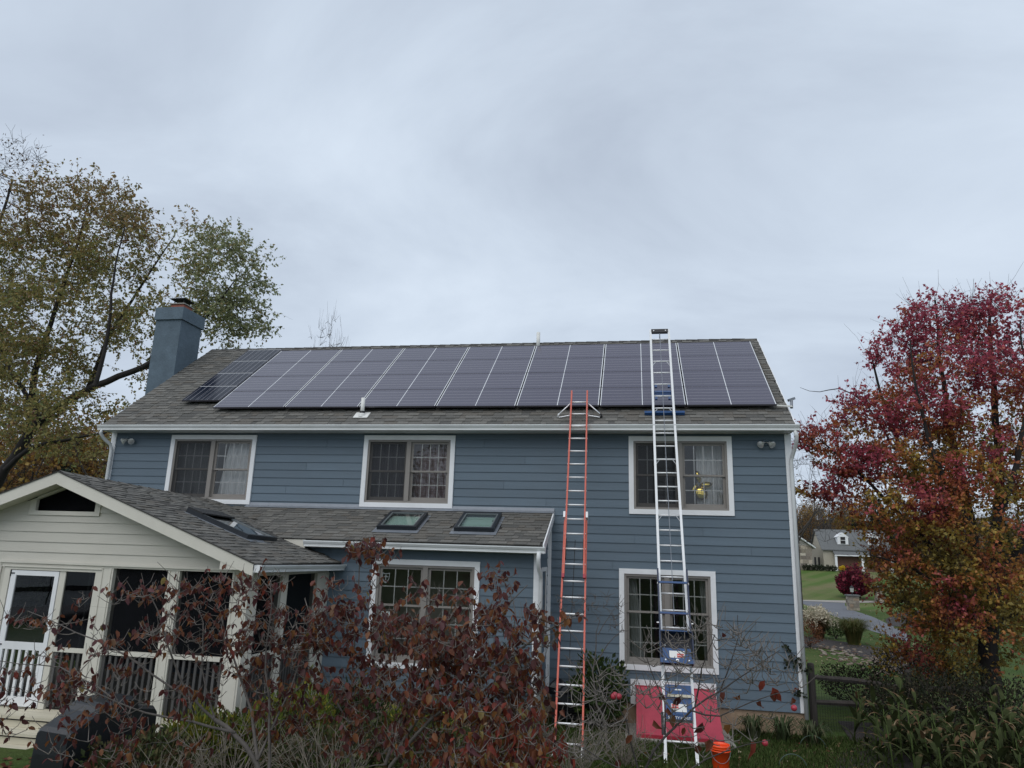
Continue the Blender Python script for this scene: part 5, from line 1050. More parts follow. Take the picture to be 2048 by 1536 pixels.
limbs = [([tuple(ba - Vector((0, 0, .2)))] + PD([(535, 1600), (515, 1520), (470, 1465), (430, 1440)]), .036, .024), (PD([(430, 1440), (385, 1400), (345, 1330), (330, 1250), (300, 1190)], 0, -.3), .018, .006), (PD([(470, 1465), (380, 1440), (290, 1430), (230, 1400), (150, 1370)], 0, -.6), .018, .006),
         (PD([(385, 1400), (300, 1345), (220, 1290), (120, 1250), (55, 1222)], 0, .3), .014, .005), (PD([(515, 1520), (505, 1420), (470, 1330), (445, 1250), (430, 1200)], 0, .4), .022, .006), (PD([(535, 1600), (545, 1450), (525, 1340), (545, 1250), (540, 1165)], 0, .2), .022, .006), (PD([(430, 1440), (400, 1330), (410, 1240), (385, 1180)], .1, .3), .012, .005), (PD([(515, 1520), (560, 1420), (600, 1330), (610, 1260)], 0, .5), .018, .006), (PD([(230, 1400), (120, 1330), (40, 1330), (-30, 1320)], -.4, .2), .01, .004)]
lobes = [LD(70, 1245, 55, 16, 7, .3), LD(60, 1360, 95, 55, 26, -.4), LD(190, 1360, 80, 55, 28, -.3), LD(150, 1250, 60, 24, 7, .2), LD(270, 1290, 55, 28, 15), LD(185, 1205, 22, 18, 3), LD(285, 1195, 50, 22, 14), LD(375, 1275, 85, 60, 46), LD(350, 1185, 40, 25, 9), LD(440, 1195, 60, 40, 22, .2), LD(520, 1175, 34, 36, 14), LD(520, 1270, 60, 60, 44, .2), LD(600, 1270, 60, 55, 44, .4), LD(560, 1350, 80, 45, 36, .4), LD(430, 1370, 80, 45, 16, .2), LD(300, 1420, 80, 40, 14, -.3), LD(180, 1470, 110, 50, 16, -.5), LD(330, 1500, 90, 40, 10, -.5), LD(60, 1430, 60, 40, 8, -.5)]
WTA = (6, 6, 5, 5, 3, 1.5, 1, .2, 3, 1.5)
dogwood('dogwood', 'maroon leaved dogwood spreading in front of the screened porch', ba, limbs, lobes, rg, 2, WTA, .063, skip=.36)
rg = np.random.default_rng(42); bb_ = at(790, 1760, YD + .3); bb_.z = gz(0, YD)
limbs = [([tuple(bb_ - Vector((-.05, 0, .2)))] + PD([(705, 1560), (700, 1450), (708, 1310), (716, 1190), (722, 1090)], .5), .028, .006), ([tuple(bb_ - Vector((0, 0, .2)))] + PD([(770, 1530), (860, 1440), (960, 1358), (1060, 1285), (1120, 1243), (1163, 1226)], -.1, -.3), .034, .006), (PD([(790, 1510), (860, 1410), (885, 1350), (905, 1310)], 0, .2), .022, .008), (PD([(770, 1530), (815, 1400), (835, 1280), (880, 1180)], .2, .5), .022, .006), (PD([(860, 1440), (930, 1330), (990, 1240), (1055, 1170)], 0, .3), .018, .005), (PD([(960, 1358), (1010, 1300), (1040, 1230), (1010, 1170)], -.1, .4), .012, .004), (PD([(790, 1510), (900, 1500), (1000, 1480), (1090, 1460)], 0, -.4), .016, .005), (PD([(700, 1450), (650, 1360), (620, 1270), (615, 1220)], .5, .6), .014, .005)]
lobes = [LD(725, 1105, 38, 26, 16, .5, .25), LD(760, 1118, 26, 18, 5, .5, .2), LD(690, 1185, 60, 45, 16, .5), LD(735, 1240, 60, 45, 24, .5), LD(650, 1270, 60, 50, 36, .6), LD(850, 1215, 100, 45, 18, .3), LD(800, 1275, 80, 45, 34, .3), LD(890, 1290, 80, 50, 48, .1), LD(960, 1205, 60, 40, 14, .2), LD(1000, 1165, 40, 26, 6, .3), LD(980, 1280, 70, 50, 44, -.1), LD(1110, 1240, 45, 18, 8, -.3, .2), LD(1060, 1280, 40, 40, 14, -.2), LD(940, 1370, 130, 75, 130), LD(1040, 1400, 50, 70, 40, -.2), LD(820, 1360, 100, 60, 60, .2), LD(700, 1350, 80, 60, 42, .5), LD(1010, 1480, 95, 60, 84, -.5), LD(880, 1480, 100, 60, 60, -.1), LD(700, 1480, 100, 50, 30, .2), LD(560, 1440, 70, 50, 20, .3), LD(760, 1440, 80, 60, 22, .3), LD(1080, 1520, 40, 30, 16, -.7), LD(960, 1540, 90, 30, 24, -.6), LD(620, 1420, 60, 50, 14, .5)]
u0 = at(850, 1330, YD); redder_ = lambda P: (P[:, 0] > u0.x) & (P[:, 2] < at(950, 1340, YD).z) & (np.random.default_rng(5).uniform(size=len(P)) < .62)  # leaves low on the right take redder leaf colours
dogwood('dogwood', 'red and rust leaved dogwood in front of the bump out window', bb_, limbs, lobes, rg, 2, WTA, .07, redder=redder_, skip=.2)
rg = np.random.default_rng(43); YE = -10.3; PE_ = lambda pts, dY=0: [tuple(at(u, v, YE + dY)) for u, v in pts]; be = at(1290, 1700, YE); be.z = gz(0, YE)
M_wetbark = mat('dark_wet_bark', (.045, .038, .035), .8, var=.4, scale=20, bump=.5)
limbs = [([tuple(be - Vector((0, 0, .2)))] + PE_([(1283, 1600), (1287, 1536), (1330, 1470), (1390, 1412), (1440, 1380), (1500, 1345), (1560, 1300)]), .024, .003), (PE_([(1284, 1570), (1265, 1480), (1240, 1410), (1200, 1370)], .1), .011, .0025), (PE_([(1255, 1440), (1200, 1455), (1160, 1440)], .1), .008, .003), (PE_([(1330, 1470), (1330, 1400), (1300, 1340), (1290, 1300)], .1), .009, .003), (PE_([(1390, 1412), (1400, 1340), (1430, 1270)], .1), .009, .003), (PE_([(1440, 1380), (1470, 1310), (1475, 1230)], .2), .007, .003), (PE_([(1380, 1420), (1440, 1440), (1500, 1400), (1580, 1380)], -.2), .008, .003), (PE_([(1284, 1570), (1380, 1545), (1450, 1500), (1540, 1480)], -.3), .009, .003), (PE_([(1284, 1570), (1200, 1510), (1150, 1490)], -.2), .009, .003)]
ke = 1 / 1420 * 4.9; LE = lambda u, v, ru, rv, n, dY=0: (tuple(at(u, v, YE + dY)), (ru * ke, .3, rv * ke), n)
dogwood('dogwood', 'nearly bare dogwood with dark trunk in front of the red bulkhead', be, limbs, [LE(1180, 1410, 60, 50, 16), LE(1250, 1380, 60, 50, 20), LE(1330, 1340, 70, 60, 20), LE(1430, 1310, 70, 60, 24), LE(1500, 1330, 60, 60, 20, .2), LE(1400, 1430, 90, 50, 20), LE(1180, 1490, 60, 30, 12), LE(1560, 1350, 50, 50, 12), LE(1480, 1450, 80, 40, 8), LE(1340, 1500, 80, 30, 8)], rg, 0, WTA, .1, whorl=3, tw=.0022, bark=M_wetbark, skip=1.0)
dt = bpy.data.objects['dogwood.002'] if 'dogwood.002' in bpy.data.objects else None
for i, (u, v, s_, c) in enumerate([(1318, 1395, .085, 3), (1362, 1402, .09, 3), (1545, 1385, .09, 6), (1530, 1372, .07, 6), (1555, 1395, .08, 1), (1522, 1412, .07, 1), (1585, 1405, .06, 2), (1350, 1440, .08, 9), (1308, 1450, .07, 2), (1405, 1455, .09, 0), (1265, 1480, .07, 2), (1390, 1500, .08, 1), (1503, 1490, .09, 6), (1445, 1275, .05, 0), (1462, 1460, .07, 5), (1240, 1530, .07, 0), (1450, 1395, .06, 1), (1480, 1400, .06, 4), (1370, 1465, .05, 2), (1590, 1385, .06, 6), (1425, 1490, .08, 2), (1335, 1425, .06, 2)]):
    p = at(u, v, YE); a = Vector((R.uniform(-.8, .8), R.uniform(-.6, .6), -1)).normalized(); w_ = Vector((R.uniform(-1, 1), -1, R.uniform(-.3, .3))).cross(a).normalized(); o = link('leaf', DWM[c], dt, p + Vector((0, 0, .03))); o.rotation_euler = Matrix((a, w_, a.cross(w_))).transposed().to_euler(); o.scale = (s_,) * 3
M_berry = mat('red_fruit', (.35, .03, .05), .35, var=.2)
bm_ = MB().lathe([(.002, -1), (.55, -.83), (.9, -.45), (1, 0), (.9, .45), (.55, .83), (.05, 1)], (0, 0, 0), 10).mesh('fruit', M_berry, True)
for u, v in ((1230, 1390), (1238, 1393), (1588, 1416), (1530, 1486), (1227, 1393)): o = link('fruit', bm_, dt, at(u, v, YE)); o.scale = (.019,) * 3
# bare sapling right of the orange ladder
rg = np.random.default_rng(44); YS = -2.3; PS_ = lambda pts, dY=0: [tuple(at(u, v, YS + dY)) for u, v in pts]; bs = at(1215, 1487, YS); bs.z = .05
t = make_tree('sapling', 'pale bare sapling standing between the orange ladder and the red bulkhead', 'sapling', bs, [([tuple(bs - Vector((0, 0, .15)))] + PS_([(1213, 1480), (1203, 1430), (1190, 1380), (1186, 1340), (1190, 1290), (1200, 1240)]), .03, .006), (PS_([(1186, 1340), (1165, 1300), (1140, 1260), (1118, 1215)]), .014, .004), (PS_([(1190, 1385), (1160, 1340), (1130, 1310)]), .01, .004), (PS_([(1190, 1330), (1215, 1290), (1245, 1260)]), .012, .004), (PS_([(1196, 1270), (1215, 1230), (1235, 1205)]), .008, .003)],
              [(tuple(at(1200, 1220, YS)), (.45, .3, .25), 16), (tuple(at(1130, 1210, YS)), (.25, .2, .15), 6), (tuple(at(1235, 1250, YS)), (.25, .2, .2), 8), (tuple(at(1150, 1320, YS)), (.2, .2, .15), 5)], rg, None, M_twig, tw_r=.005, twigs=(4, .16, .0045, 1.0))

# ---- leafy shrubs, grasses, cannas
def shrub(name, label, base, rad, h, n, pal, wts, rng, leaf=.06, wid=.3, upr=.2, spike=False, cat='shrub', stems=7, mt=None, shell=.5, group=None):
    base = Vector(base); t = thing(name, label, cat, base, group); mb = MB()
    for k in range(stems): a = 6.28 * k / stems + rng.uniform(0, 1); mb.tube([base + Vector((0, 0, -.05)), base + Vector((math.cos(a) * rad * .3, math.sin(a) * rad * .3, h * .4)), base + Vector((math.cos(a) * rad * .6, math.sin(a) * rad * .6, h * .78))], [.018, .012, .005], 5, False)
    part('stems', mb, M_bark, t)
    u = unit(rng.normal(size=(n, 3))); u[:, 2] = np.abs(u[:, 2]) * rng.choice([1, 1, 1, -.5], n); rr = (1 - shell) * rng.uniform(0, 1, n) ** .5 + shell * rng.uniform(.75, 1.05, n)
    lump = 1 + .16 * np.sin(u[:, 0] * 5 + rng.uniform(0, 6)) * np.cos(u[:, 1] * 4 + u[:, 2] * 3)
    P = np.array(base) + np.stack([u[:, 0] * rad, u[:, 1] * rad, h * .5 + u[:, 2] * h * .5], 1) * np.stack([rr * lump, rr * lump, np.where(u[:, 2] > 0, rr * lump, rr * .9)], 1) * np.array((1, 1, 1)); P[:, 2] = np.maximum(P[:, 2], base.z + .02)
    A = u + rng.normal(0, .6, (n, 3)) + np.array((0, 0, upr)); c = pick_cols(n, pal, wts, rng); V, F, cc_ = leaf_arrays(P, A, rng.normal(size=(n, 3)), rng.uniform(.6, 1.2, n) * leaf, wid, c)
    tag(link('foliage', arr_mesh('foliage', V, F, mt or M_leafd, cc_), t), kind='stuff'); return t
rg = np.random.default_rng(51)
GRN = [(.035, .06, .018), (.055, .085, .025), (.08, .11, .03), (.03, .045, .02)]
shrub('evergreen_shrub', 'dark green shrub against the wall right of the orange ladder', (-3.72, -.75, .05), .52, 1.35, 1500, GRN, (3, 3, 1, 2), rg, .11, .3)
YEL = [(.16, .16, .025), (.22, .2, .03), (.09, .12, .025), (.13, .17, .03)]
for i, (u, v, Y, r_, h, lb) in enumerate([(590, 1530, -4.2, .6, 1.05, 'bright yellow green thread leaf shrub behind the maroon dogwood trunk'), (510, 1536, -5.2, .45, .75, 'gold tinted feathery shrub beside the porch corner post'), (400, 1525, -5.5, .5, .75, 'light green feathery shrub below the porch screens'), (830, 1545, -3.6, .6, .75, 'yellow green low shrub under the rust leaved dogwood'), (700, 1520, -3.0, .7, .9, 'deep green shrub in front of the bump out foundation')]):
    p = at(u, v, Y); p.z = gz(p.x, p.y); shrub('thread_shrub', lb, p, r_, h, 1500, YEL if i != 4 else GRN, (2, 2, 2, 3), rg, .12, .12, .9, shell=.6)
shrub('evergreen_shrub', 'dark shrub climbing the wall beside the bump out downspout', (-5.25, -1.62, .05), .3, 1.75, 700, [(.02, .022, .016), (.035, .03, .02)], (2, 1), rg, .08, .3)
DKS = [(.028, .035, .02), (.04, .045, .025), (.055, .05, .03), (.06, .045, .032), (.022, .026, .018)]
for x, y, r_, h, lb in [(1.75, .15, .6, 1.2, 'dusky green shrub spilling over the rail fence nearest the house'), (2.6, .35, .75, 1.35, 'dusky grey green shrub behind the cannas, second from the fence post'), (3.6, .5, .8, 1.3, 'twiggy olive shrub left of the autumn tree trunk'), (5.3, .9, .7, 1.15, 'dusky shrub right of the autumn tree trunk'), (2.9, 2.6, 1.0, 1.5, 'brown olive shrub with dry twigs under the autumn tree'), (1.9, 3.4, .8, .95, 'dark low shrub seen over the split rail fence'), (4.6, .1, .55, .95, 'low dusky shrub at the foot of the autumn tree')]:
    shrub('dusky_shrub', lb, (x, y, gz(x, y)), r_, h, 2600, DKS, (3, 3, 2, 2, 2), rg, .06, .3, .3)
for x, y, r_, h, lb, pal in [(4.6, 5.2, 1.0, 1.9, 'straw yellow shrub glowing left of the autumn tree trunk', [(.3, .22, .09), (.24, .16, .07), (.2, .16, .06)]), (7.6, 5.0, 1.3, 2.0, 'brown leaved shrub at the right edge beyond the autumn tree', [(.14, .09, .05), (.1, .08, .04), (.17, .12, .06)]), (2.0, -1.3, .9, .5, 'dark undergrowth among the cannas nearest the fence', [(.03, .038, .016), (.045, .05, .02)]), (3.6, -1.2, 1.0, .5, 'dark undergrowth among the cannas in the middle of the bed', [(.03, .038, .016), (.045, .05, .02)]), (5.2, -1.0, 1.0, .5, 'dark undergrowth among the cannas at the right edge', [(.03, .038, .016), (.045, .05, .02)]), (2.4, -2.6, 1.0, .4, 'dark undergrowth at the front of the canna bed', [(.03, .038, .016), (.045, .05, .02)]), (6.6, 1.2, .7, .8, 'heap of rust brown leaves and stems at the right edge by the cannas', [(.2, .1, .06), (.15, .07, .045)])]:
    shrub('dry_shrub', lb, (x, y, gz(x, y)), r_, h, 1800, pal, [1] * len(pal), rg, .1, .25, .5)
def twiggy(name, label, base, rad, h, n, rng, mt, r0=.006):
    base = Vector(base); t = thing(name, label, 'shrub', base); pth = []
    for k in range(n):
        a = rng.uniform(0, 6.28); b0 = base + Vector((math.cos(a) * rad * .25 * rng.uniform(), math.sin(a) * rad * .25 * rng.uniform(), -.03)); o_ = Vector((math.cos(a), math.sin(a), 0)) * rad * rng.uniform(.2, 1); hh = h * rng.uniform(.5, 1.05); p1 = b0 + o_ * .35 + Vector((0, 0, hh * .5)) + Vector(rng.normal(0, .05, 3)); p2 = b0 + o_ + Vector((0, 0, hh)); pth.append(([b0, p1, p2], [r0, r0 * .7, r0 * .35]))
        for q in range(3):
            f = rng.uniform(.35, .95); s0 = b0.lerp(p1, f * 2) if f < .5 else p1.lerp(p2, f * 2 - 1); e_ = s0 + Vector(rng.normal(0, .14, 3)) + Vector((o_.x * .2, o_.y * .2, .15)); pth.append(([s0, s0.lerp(e_, .5) + Vector((0, 0, .02)), e_], [r0 * .5, r0 * .4, r0 * .25]))
    part('main_stems', tubes(pth[:4]), mt, t); tag(part('stems', tubes(pth[4:], 5, 4), mt, t), kind='stuff'); return t
M_dry = mat('dry_stem', (.17, .145, .115), .9, var=.4, scale=12)
for u, v, Y, r_, h, lb in [(470, 1560, -7.2, .7, .95, 'tangle of grey dry stems below the porch corner post'), (330, 1560, -7.6, .6, .7, 'tangle of grey dry stems in front of the black grill cover'), (650, 1560, -7.0, .7, .9, 'tangle of dry stems between the two dogwoods'), (900, 1580, -7.4, .7, .8, 'tangle of dry stems under the rust leaved dogwood'), (1140, 1560, -4.4, .5, .75, 'sparse dry stems at the feet of the orange ladder'), (1245, 1540, -3.0, .45, .6, 'sparse dry stems left of the red bulkhead')]:
    p = at(u, v, Y); p.z = gz(p.x, p.y); twiggy('twiggy_shrub', lb, p, r_, h, 46, rg, M_dry)
for x, y, r_, h, lb in [(-8.3, -5.0, .8, .8, 'dark leafy ground shrub below the porch side screens'), (-7.0, -5.6, .8, .75, 'dark leafy ground shrub behind the dogwood trunks'), (-5.8, -5.2, .8, .7, 'dark leafy ground shrub in front of the bump out window'), (-6.6, -3.4, .8, .7, 'dark leafy shrub against the bump out foundation'), (-8.9, -6.6, .7, .6, 'dark leafy ground shrub right of the black grill'), (-5.0, -4.2, .55, .55, 'dark leafy ground shrub left of the orange ladder feet')]:
    shrub('ground_shrub', lb, (x, y, gz(x, y)), r_, h, 1500, [(.04, .055, .02), (.06, .065, .028), (.085, .055, .03), (.1, .09, .04)], (3, 2, 2, 1), rg, .09, .26, .4)
def grass_clump(name, label, base, rad, h, n, pal, wts, rng, wid=.012, arch=.5, cat='ornamental grass', mt=None, kind='blades', group=None, base_r=.25):
    base = Vector(base); t = thing(name, label, cat, base, group); a = rng.uniform(0, 6.28, n); r0 = rng.uniform(0, 1, n) ** .5 * rad * base_r; out = rng.uniform(.2, 1, n) * rad; hh = h * rng.uniform(.6, 1.05, n); d = np.stack([np.cos(a), np.sin(a)], 1); sd_ = np.stack([-np.sin(a), np.cos(a)], 1); V = np.empty((n, 7, 3)); tw_ = rng.uniform(-.3, .3, n)
    for i, (t_, w_) in enumerate(((0, 1), (.45, .9), (.8, .6))):
        ctr = d * (r0 + out * (t_ ** 1.8))[:, None]; z = hh * (1 - (1 - t_) ** 1.6) * (1 - arch * .25 * t_ ** 3)
        for s in (0, 1): V[:, i * 2 + s, :2] = ctr + sd_ * ((s - .5) * wid * w_); V[:, i * 2 + s, 2] = z
    V[:, 6, :2] = d * (r0 + out * 1.05)[:, None]; V[:, 6, 2] = hh * (1 - arch * .45)
    V += np.array(base); k = np.arange(n)[:, None, None] * 7; F = (k + np.array([(0, 1, 3), (0, 3, 2), (2, 3, 5), (2, 5, 4), (4, 5, 6)])[None]).reshape(-1, 3)
    c = np.repeat(pick_cols(n, pal, wts, rng), 7, axis=0); tag(link(kind, arr_mesh(kind, V.reshape(-1, 3), F, mt or M_grassb, c), t), kind='stuff'); return t
STR = [(.05, .075, .03), (.08, .1, .05), (.1, .11, .06), (.14, .12, .07)]
for i, (x, y, r_, h, lb) in enumerate([(-.95, -.55, .4, .5, 'strap leaved plant by the foundation nearest the red bulkhead'), (-.45, -.62, .42, .52, 'strap leaved plant by the foundation between the bulkhead and the fence post'), (.02, -.75, .42, .5, 'strap leaved plant by the foundation in front of the dark fence post'), (-4.9, -1.95, .35, .45, 'strap leaved plant at the foot of the bump out downspout')]): grass_clump('strap_plant', lb, (x, y, .05), r_, h, 90, STR, (3, 3, 2, 1), rg, .028, 1.1, 'plant')
p = on_ground(1638, 1277); grass_clump('plume_grass', 'ornamental grass with pale cream plumes beside the house corner', p, 1.05, 1.35, 700, [(.1, .06, .03), (.13, .08, .04), (.08, .055, .025)], (1, 1, 1), rg, .02)
n = 150; a = rg.uniform(0, 6.28, n); r_ = rg.uniform(.1, 1.1, n); q = np.stack([p.x + np.cos(a) * r_, p.y + np.sin(a) * r_, p.z + 1.2 + rg.uniform(-.15, .5, n) - r_ * .35], 1); q = cloud(q, 14, (.06, .06, .12), rg); V, F, cc_ = leaf_arrays(q, rg.normal(size=(len(q), 3)) + np.array((0, 0, .8)), rg.normal(size=(len(q), 3)), rg.uniform(.08, .16, len(q)), .25, pick_cols(len(q), [(.48, .42, .31), (.55, .5, .39)], (1, 1), rg)); tag(link('plumes', arr_mesh('plumes', V, F, M_leafd, cc_), bpy.data.objects['plume_grass']), kind='stuff')
p = on_ground(1708, 1290); grass_clump('fountain_grass', 'rounded green ornamental grass with rusty tips beside the driveway', p, 1.15, 1.5, 1200, [(.07, .085, .025), (.1, .1, .03), (.13, .09, .035)], (3, 3, 1), rg, .02)
p = on_ground(1672, 1278); shrub('low_shrub', 'small dark green shrub between the two ornamental grasses', p, .6, 1.0, 900, GRN, (3, 2, 1, 3), rg, .1)
p = on_ground(1620, 1297); shrub('rusty_shrub', 'rust coloured shrub beside the white corner trim', p, .75, 1.5, 900, [(.14, .05, .025), (.1, .04, .025), (.16, .07, .03)], (1, 1, 1), rg, .09)
# rocks edging the bed, one by one
def rock_mesh(i):
    rng = np.random.default_rng(300 + i); mb = MB(); cl = [(.15, .115, .085), (.11, .085, .06), (.21, .18, .145), (.09, .06, .045), (.13, .085, .06)][i % 5]; mb.col = cl; n = 7; sx = rng.uniform(.7, 1.2); vs = []
    for h, r_ in ((-.3, .7), (0, 1), (.35, .75), (.5, .3)):
        for k in range(n): t = 6.28 * k / n; q = r_ * rng.uniform(.75, 1.15); vs.append((math.cos(t) * q * sx, math.sin(t) * q, h * rng.uniform(.8, 1.2)))
    mb.add(vs, [(j * n + k, j * n + (k + 1) % n, (j + 1) * n + (k + 1) % n, (j + 1) * n + k) for j in range(3) for k in range(n)] + [tuple(3 * n + k for k in range(n))]); return mb.mesh('rock', M_stone)
RK = [rock_mesh(i) for i in range(8)]
for i in range(170):
    t_ = R.random(); u = 1648 + t_ * 140 + R.uniform(-22, 22); v = 1294 + t_ * 46 + R.uniform(-9, 16)
    p = on_ground(u, v); o = link('rock', RK[i % 8], None, p + Vector((0, 0, .02))); q = R.uniform(.04, .13); o.scale = (q * 1.2, q, q * .8); o.rotation_euler = (R.uniform(-.2, .2), R.uniform(-.2, .2), R.uniform(0, 6.28)); tag(o, 'rough tan rock in the loose stone edging below the mulch bed', 'rock', 'stones edging the mulch bed')
# cannas
def canna_proto(i):
    rng = np.random.default_rng(400 + i); t = thing('canna_plant', '', 'plant'); h = rng.uniform(.85, 1.25); mb = MB(); mb.col = (.07, .1, .03); lean = rng.normal(0, .08, 2); mb.tube([(0, 0, -.05), (lean[0] * .4, lean[1] * .4, h * .5), (lean[0], lean[1], h)], [.018, .014, .006], 6); part('stalk', mb, M_leafd, t, True)
    for k in range(7):
        z = h * (.12 + .13 * k); a = k * 2.4 + rng.uniform(-.4, .4); L_ = rng.uniform(.36, .6) * (1 if k < 5 else .8); wd = rng.uniform(.04, .078); up = rng.uniform(.9, 2.4); droop = rng.uniform(.7, 1.7); dry = rng.uniform(.15, .6) if rng.uniform() < .7 else 0; deadall = rng.uniform() < .1
        d = np.array((math.cos(a), math.sin(a), 0)); sdv = np.array((-math.sin(a), math.cos(a), 0)); V = []; Cc = []; n = 7; pos = np.array((lean[0] * z / h, lean[1] * z / h, z)); ang = math.atan(up)
        for j in range(n):
            f = j / (n - 1); w_ = wd * (math.sin(math.pi * min(1, f * .9 + .1)) ** .7) * (1 - .3 * f) if j < n - 1 else .004
            if dry and f > 1 - dry: w_ *= .55
            g = (.038, .05, .018) if f < .3 else (.05, .062, .022); dcol = (.4, .31, .2) if f > .85 else (.15, .095, .05)
            cl = dcol if (dry and f > 1 - dry) or deadall else g; lift = w_ * .35
            for s in (-1, 0, 1): V.append(pos + sdv * s * w_ + np.array((0, 0, lift * abs(s)))); Cc.append(np.array(cl) * rng.uniform(.85, 1.15))
            pos = pos + (d * math.cos(ang) + np.array((0, 0, 1)) * math.sin(ang)) * L_ / n; ang -= droop / n * (2.2 if dry and f > 1 - dry - .15 else 1)
        F = [(j * 3 + s, j * 3 + s + 1, (j + 1) * 3 + s + 1, (j + 1) * 3 + s) for j in range(n - 1) for s in (0, 1)]
        link('leaf', arr_mesh('leaf', np.array(V), np.array(F), M_leafd, np.array(Cc), True), t)
    return t
CP = [canna_proto(i) for i in range(6)]; index_kids(); spots = []
for i in range(900):
    x, y = R.uniform(.75, 6.6), R.uniform(-3.4, .9)
    if x < .75 + max(0, -.6 - y) * -.25 or y > -.35: continue
    if all((x - a) ** 2 + (y - b) ** 2 > .24 ** 2 for a, b in spots): spots.append((x, y))
    if len(spots) > 112: break
for i, (x, y) in enumerate(spots):
    o = CP[i] if i < 6 else copy_tree(CP[i % 6]); o.location = (x, y, gz(x, y)); o.rotation_euler = (0, 0, R.uniform(0, 6.28)); s = R.uniform(.7, 1.0); o.scale = (s, s, s * 1.08); tag(o, 'green canna plant with drooping frost browned leaf tips in the bed by the fence', 'plant', 'cannas in the bed at the right')
# vine on the house corner
mb = MB(); VP = []
for pth in ([(1612, 1335), (1605, 1325), (1590, 1312), (1575, 1300), (1563, 1282)], [(1612, 1335), (1614, 1345), (1600, 1325)], [(1610, 1345), (1595, 1325), (1580, 1322), (1566, 1328)], [(1612, 1390), (1600, 1385), (1585, 1383)]):
    q = [at(u, v, -.07) for u, v in pth]; mb.tube(q, .006, 4, False)
    for a_, b_ in zip(q[:-1], q[1:]):
        for k in range(6): VP.append(a_.lerp(b_, R.random()) + Vector((R.uniform(-.05, .05), R.uniform(-.03, 0), R.uniform(-.05, .05))))
tv = thing('climbing_vine', 'thin dark vine creeping up the white corner trim', 'vine', at(1612, 1390, -.07)); part('stem', mb, M_barkd, tv); VP = np.array([tuple(p) for p in VP]); V, F, cc_ = leaf_arrays(VP, rg.normal(size=(len(VP), 3)) + np.array((0, 0, -.5)), np.tile([0., -1, .2], (len(VP), 1)) + rg.normal(0, .3, (len(VP), 3)), rg.uniform(.06, .11, len(VP)), .35, pick_cols(len(VP), [(.02, .03, .018), (.03, .035, .02)], (1, 1), rg)); tag(link('foliage', arr_mesh('foliage', V, F, M_leafd, cc_), tv), kind='stuff')
# grass blades and fallen leaves in the strip of lawn in view
n = 26000; X = rg.uniform(-6.2, 1.2, n); Yg = rg.uniform(-4.6, -.05, n); ok = ~((X > -3.3) & (X < -1.3) & (Yg > -1.35)) & ~((X < -4.7) & (Yg > BY)); X, Yg = X[ok], Yg[ok]; n = len(X); P = np.stack([X, Yg, np.array([gz(0, y) for y in Yg]) - .005], 1)
V, F, cc_ = leaf_arrays(P, rg.normal(0, .45, (n, 3)) + np.array((0, 0, 1.)), rg.normal(size=(n, 3)), rg.uniform(.05, .13, n), .06, pick_cols(n, [(.05, .085, .02), (.075, .11, .03), (.1, .12, .04), (.13, .11, .06)], (4, 4, 2, .7), rg)); tag(link('grass', arr_mesh('grass', V, F, M_grassb, cc_)), kind='stuff')
def litter(name, pts, size, pal, wts):
    m_ = len(pts); V, F, cc_ = leaf_arrays(pts, rg.normal(size=(m_, 3)) * np.array((1, 1, .15)), np.tile([0., 0, 1], (m_, 1)) + rg.normal(0, .35, (m_, 3)), rg.uniform(.6, 1.2, m_) * size, .38, pick_cols(m_, pal, wts, rg)); tag(link(name, arr_mesh(name, V, F, M_leafd, cc_)), kind='stuff')
X = rg.uniform(-5, 1, 260); Yg = rg.uniform(-3.5, -.3, 260); litter('fallen_leaves', np.stack([X, Yg, np.full(260, .09)], 1), .08, [(.14, .05, .03), (.2, .12, .07), (.3, .25, .18), (.1, .03, .025)], (2, 2, 1, 2))
q = np.array([tuple(on_ground(rg.uniform(1612, 1860), rg.uniform(1222, 1345)) + Vector((0, 0, .05))) for _ in range(900)]); litter('fallen_leaves', q, .11, [(.22, .16, .09), (.3, .24, .15), (.16, .1, .06), (.4, .34, .24)], (2, 2, 2, 1))
X = rg.uniform(-13, -9, 500); Yg = rg.uniform(-8.5, -5.8, 500); litter('fallen_leaves', np.stack([X, Yg, np.array([gz(0, y) for y in Yg]) + .02], 1), .09, [(.14, .05, .03), (.1, .03, .025), (.2, .12, .06)], (2, 2, 1))

# ------------------------------------------------------------------ beyond the drive: garage, stone house, pillars, woods
p0 = on_ground(1648, 1141); g0 = Vector((24.3, 100.2, gz(24, 100))); gar = thing('garage_house', 'cream garage with slate roof, two dormers and brown doors across the lawn', 'garage', g0)
GLn, GD, GH = 9.6, 7.5, 3.3; gy_ = g0.y; gx_ = g0.x; gzz = g0.z
mb = MB(); mb.box(gx_, gx_ + GLn, gy_, gy_ + GD, gzz - .6, gzz + GH)
for x in (gx_, gx_ + GLn - .1): mb.prism([(gy_, gzz + GH), (gy_ + GD, gzz + GH), (gy_ + GD / 2, gzz + GH + 2.75)], 'x', x, x + .1)
part('wall', mb, mat('garage_tan', (.42, .385, .31), .7, var=.1), gar)
M_slate = mat('slate_roof', (.12, .125, .125), .9, var=.2, scale=4, stretch=(1, 3, 3))
for s in (0, 1):
    a = (gy_ - .35, gzz + GH - .25) if s == 0 else (gy_ + GD + .35, gzz + GH - .25); b = (gy_ + GD / 2, gzz + GH + 2.85); mb = MB(); mb.prism([a, b, (b[0], b[1] - .15), (a[0], a[1] - .15)], 'x', gx_ - .25, gx_ + GLn + .25); part('roof', mb, M_slate, gar)
mb = MB(); mb.prism([(gy_ - 1.2, gzz + 2.35), (gy_ - .01, gzz + 3.0), (gy_ - .01, gzz + 2.85), (gy_ - 1.2, gzz + 2.2)], 'x', gx_ + 1.3, gx_ + GLn); part('door_canopy', mb, M_slate, gar)
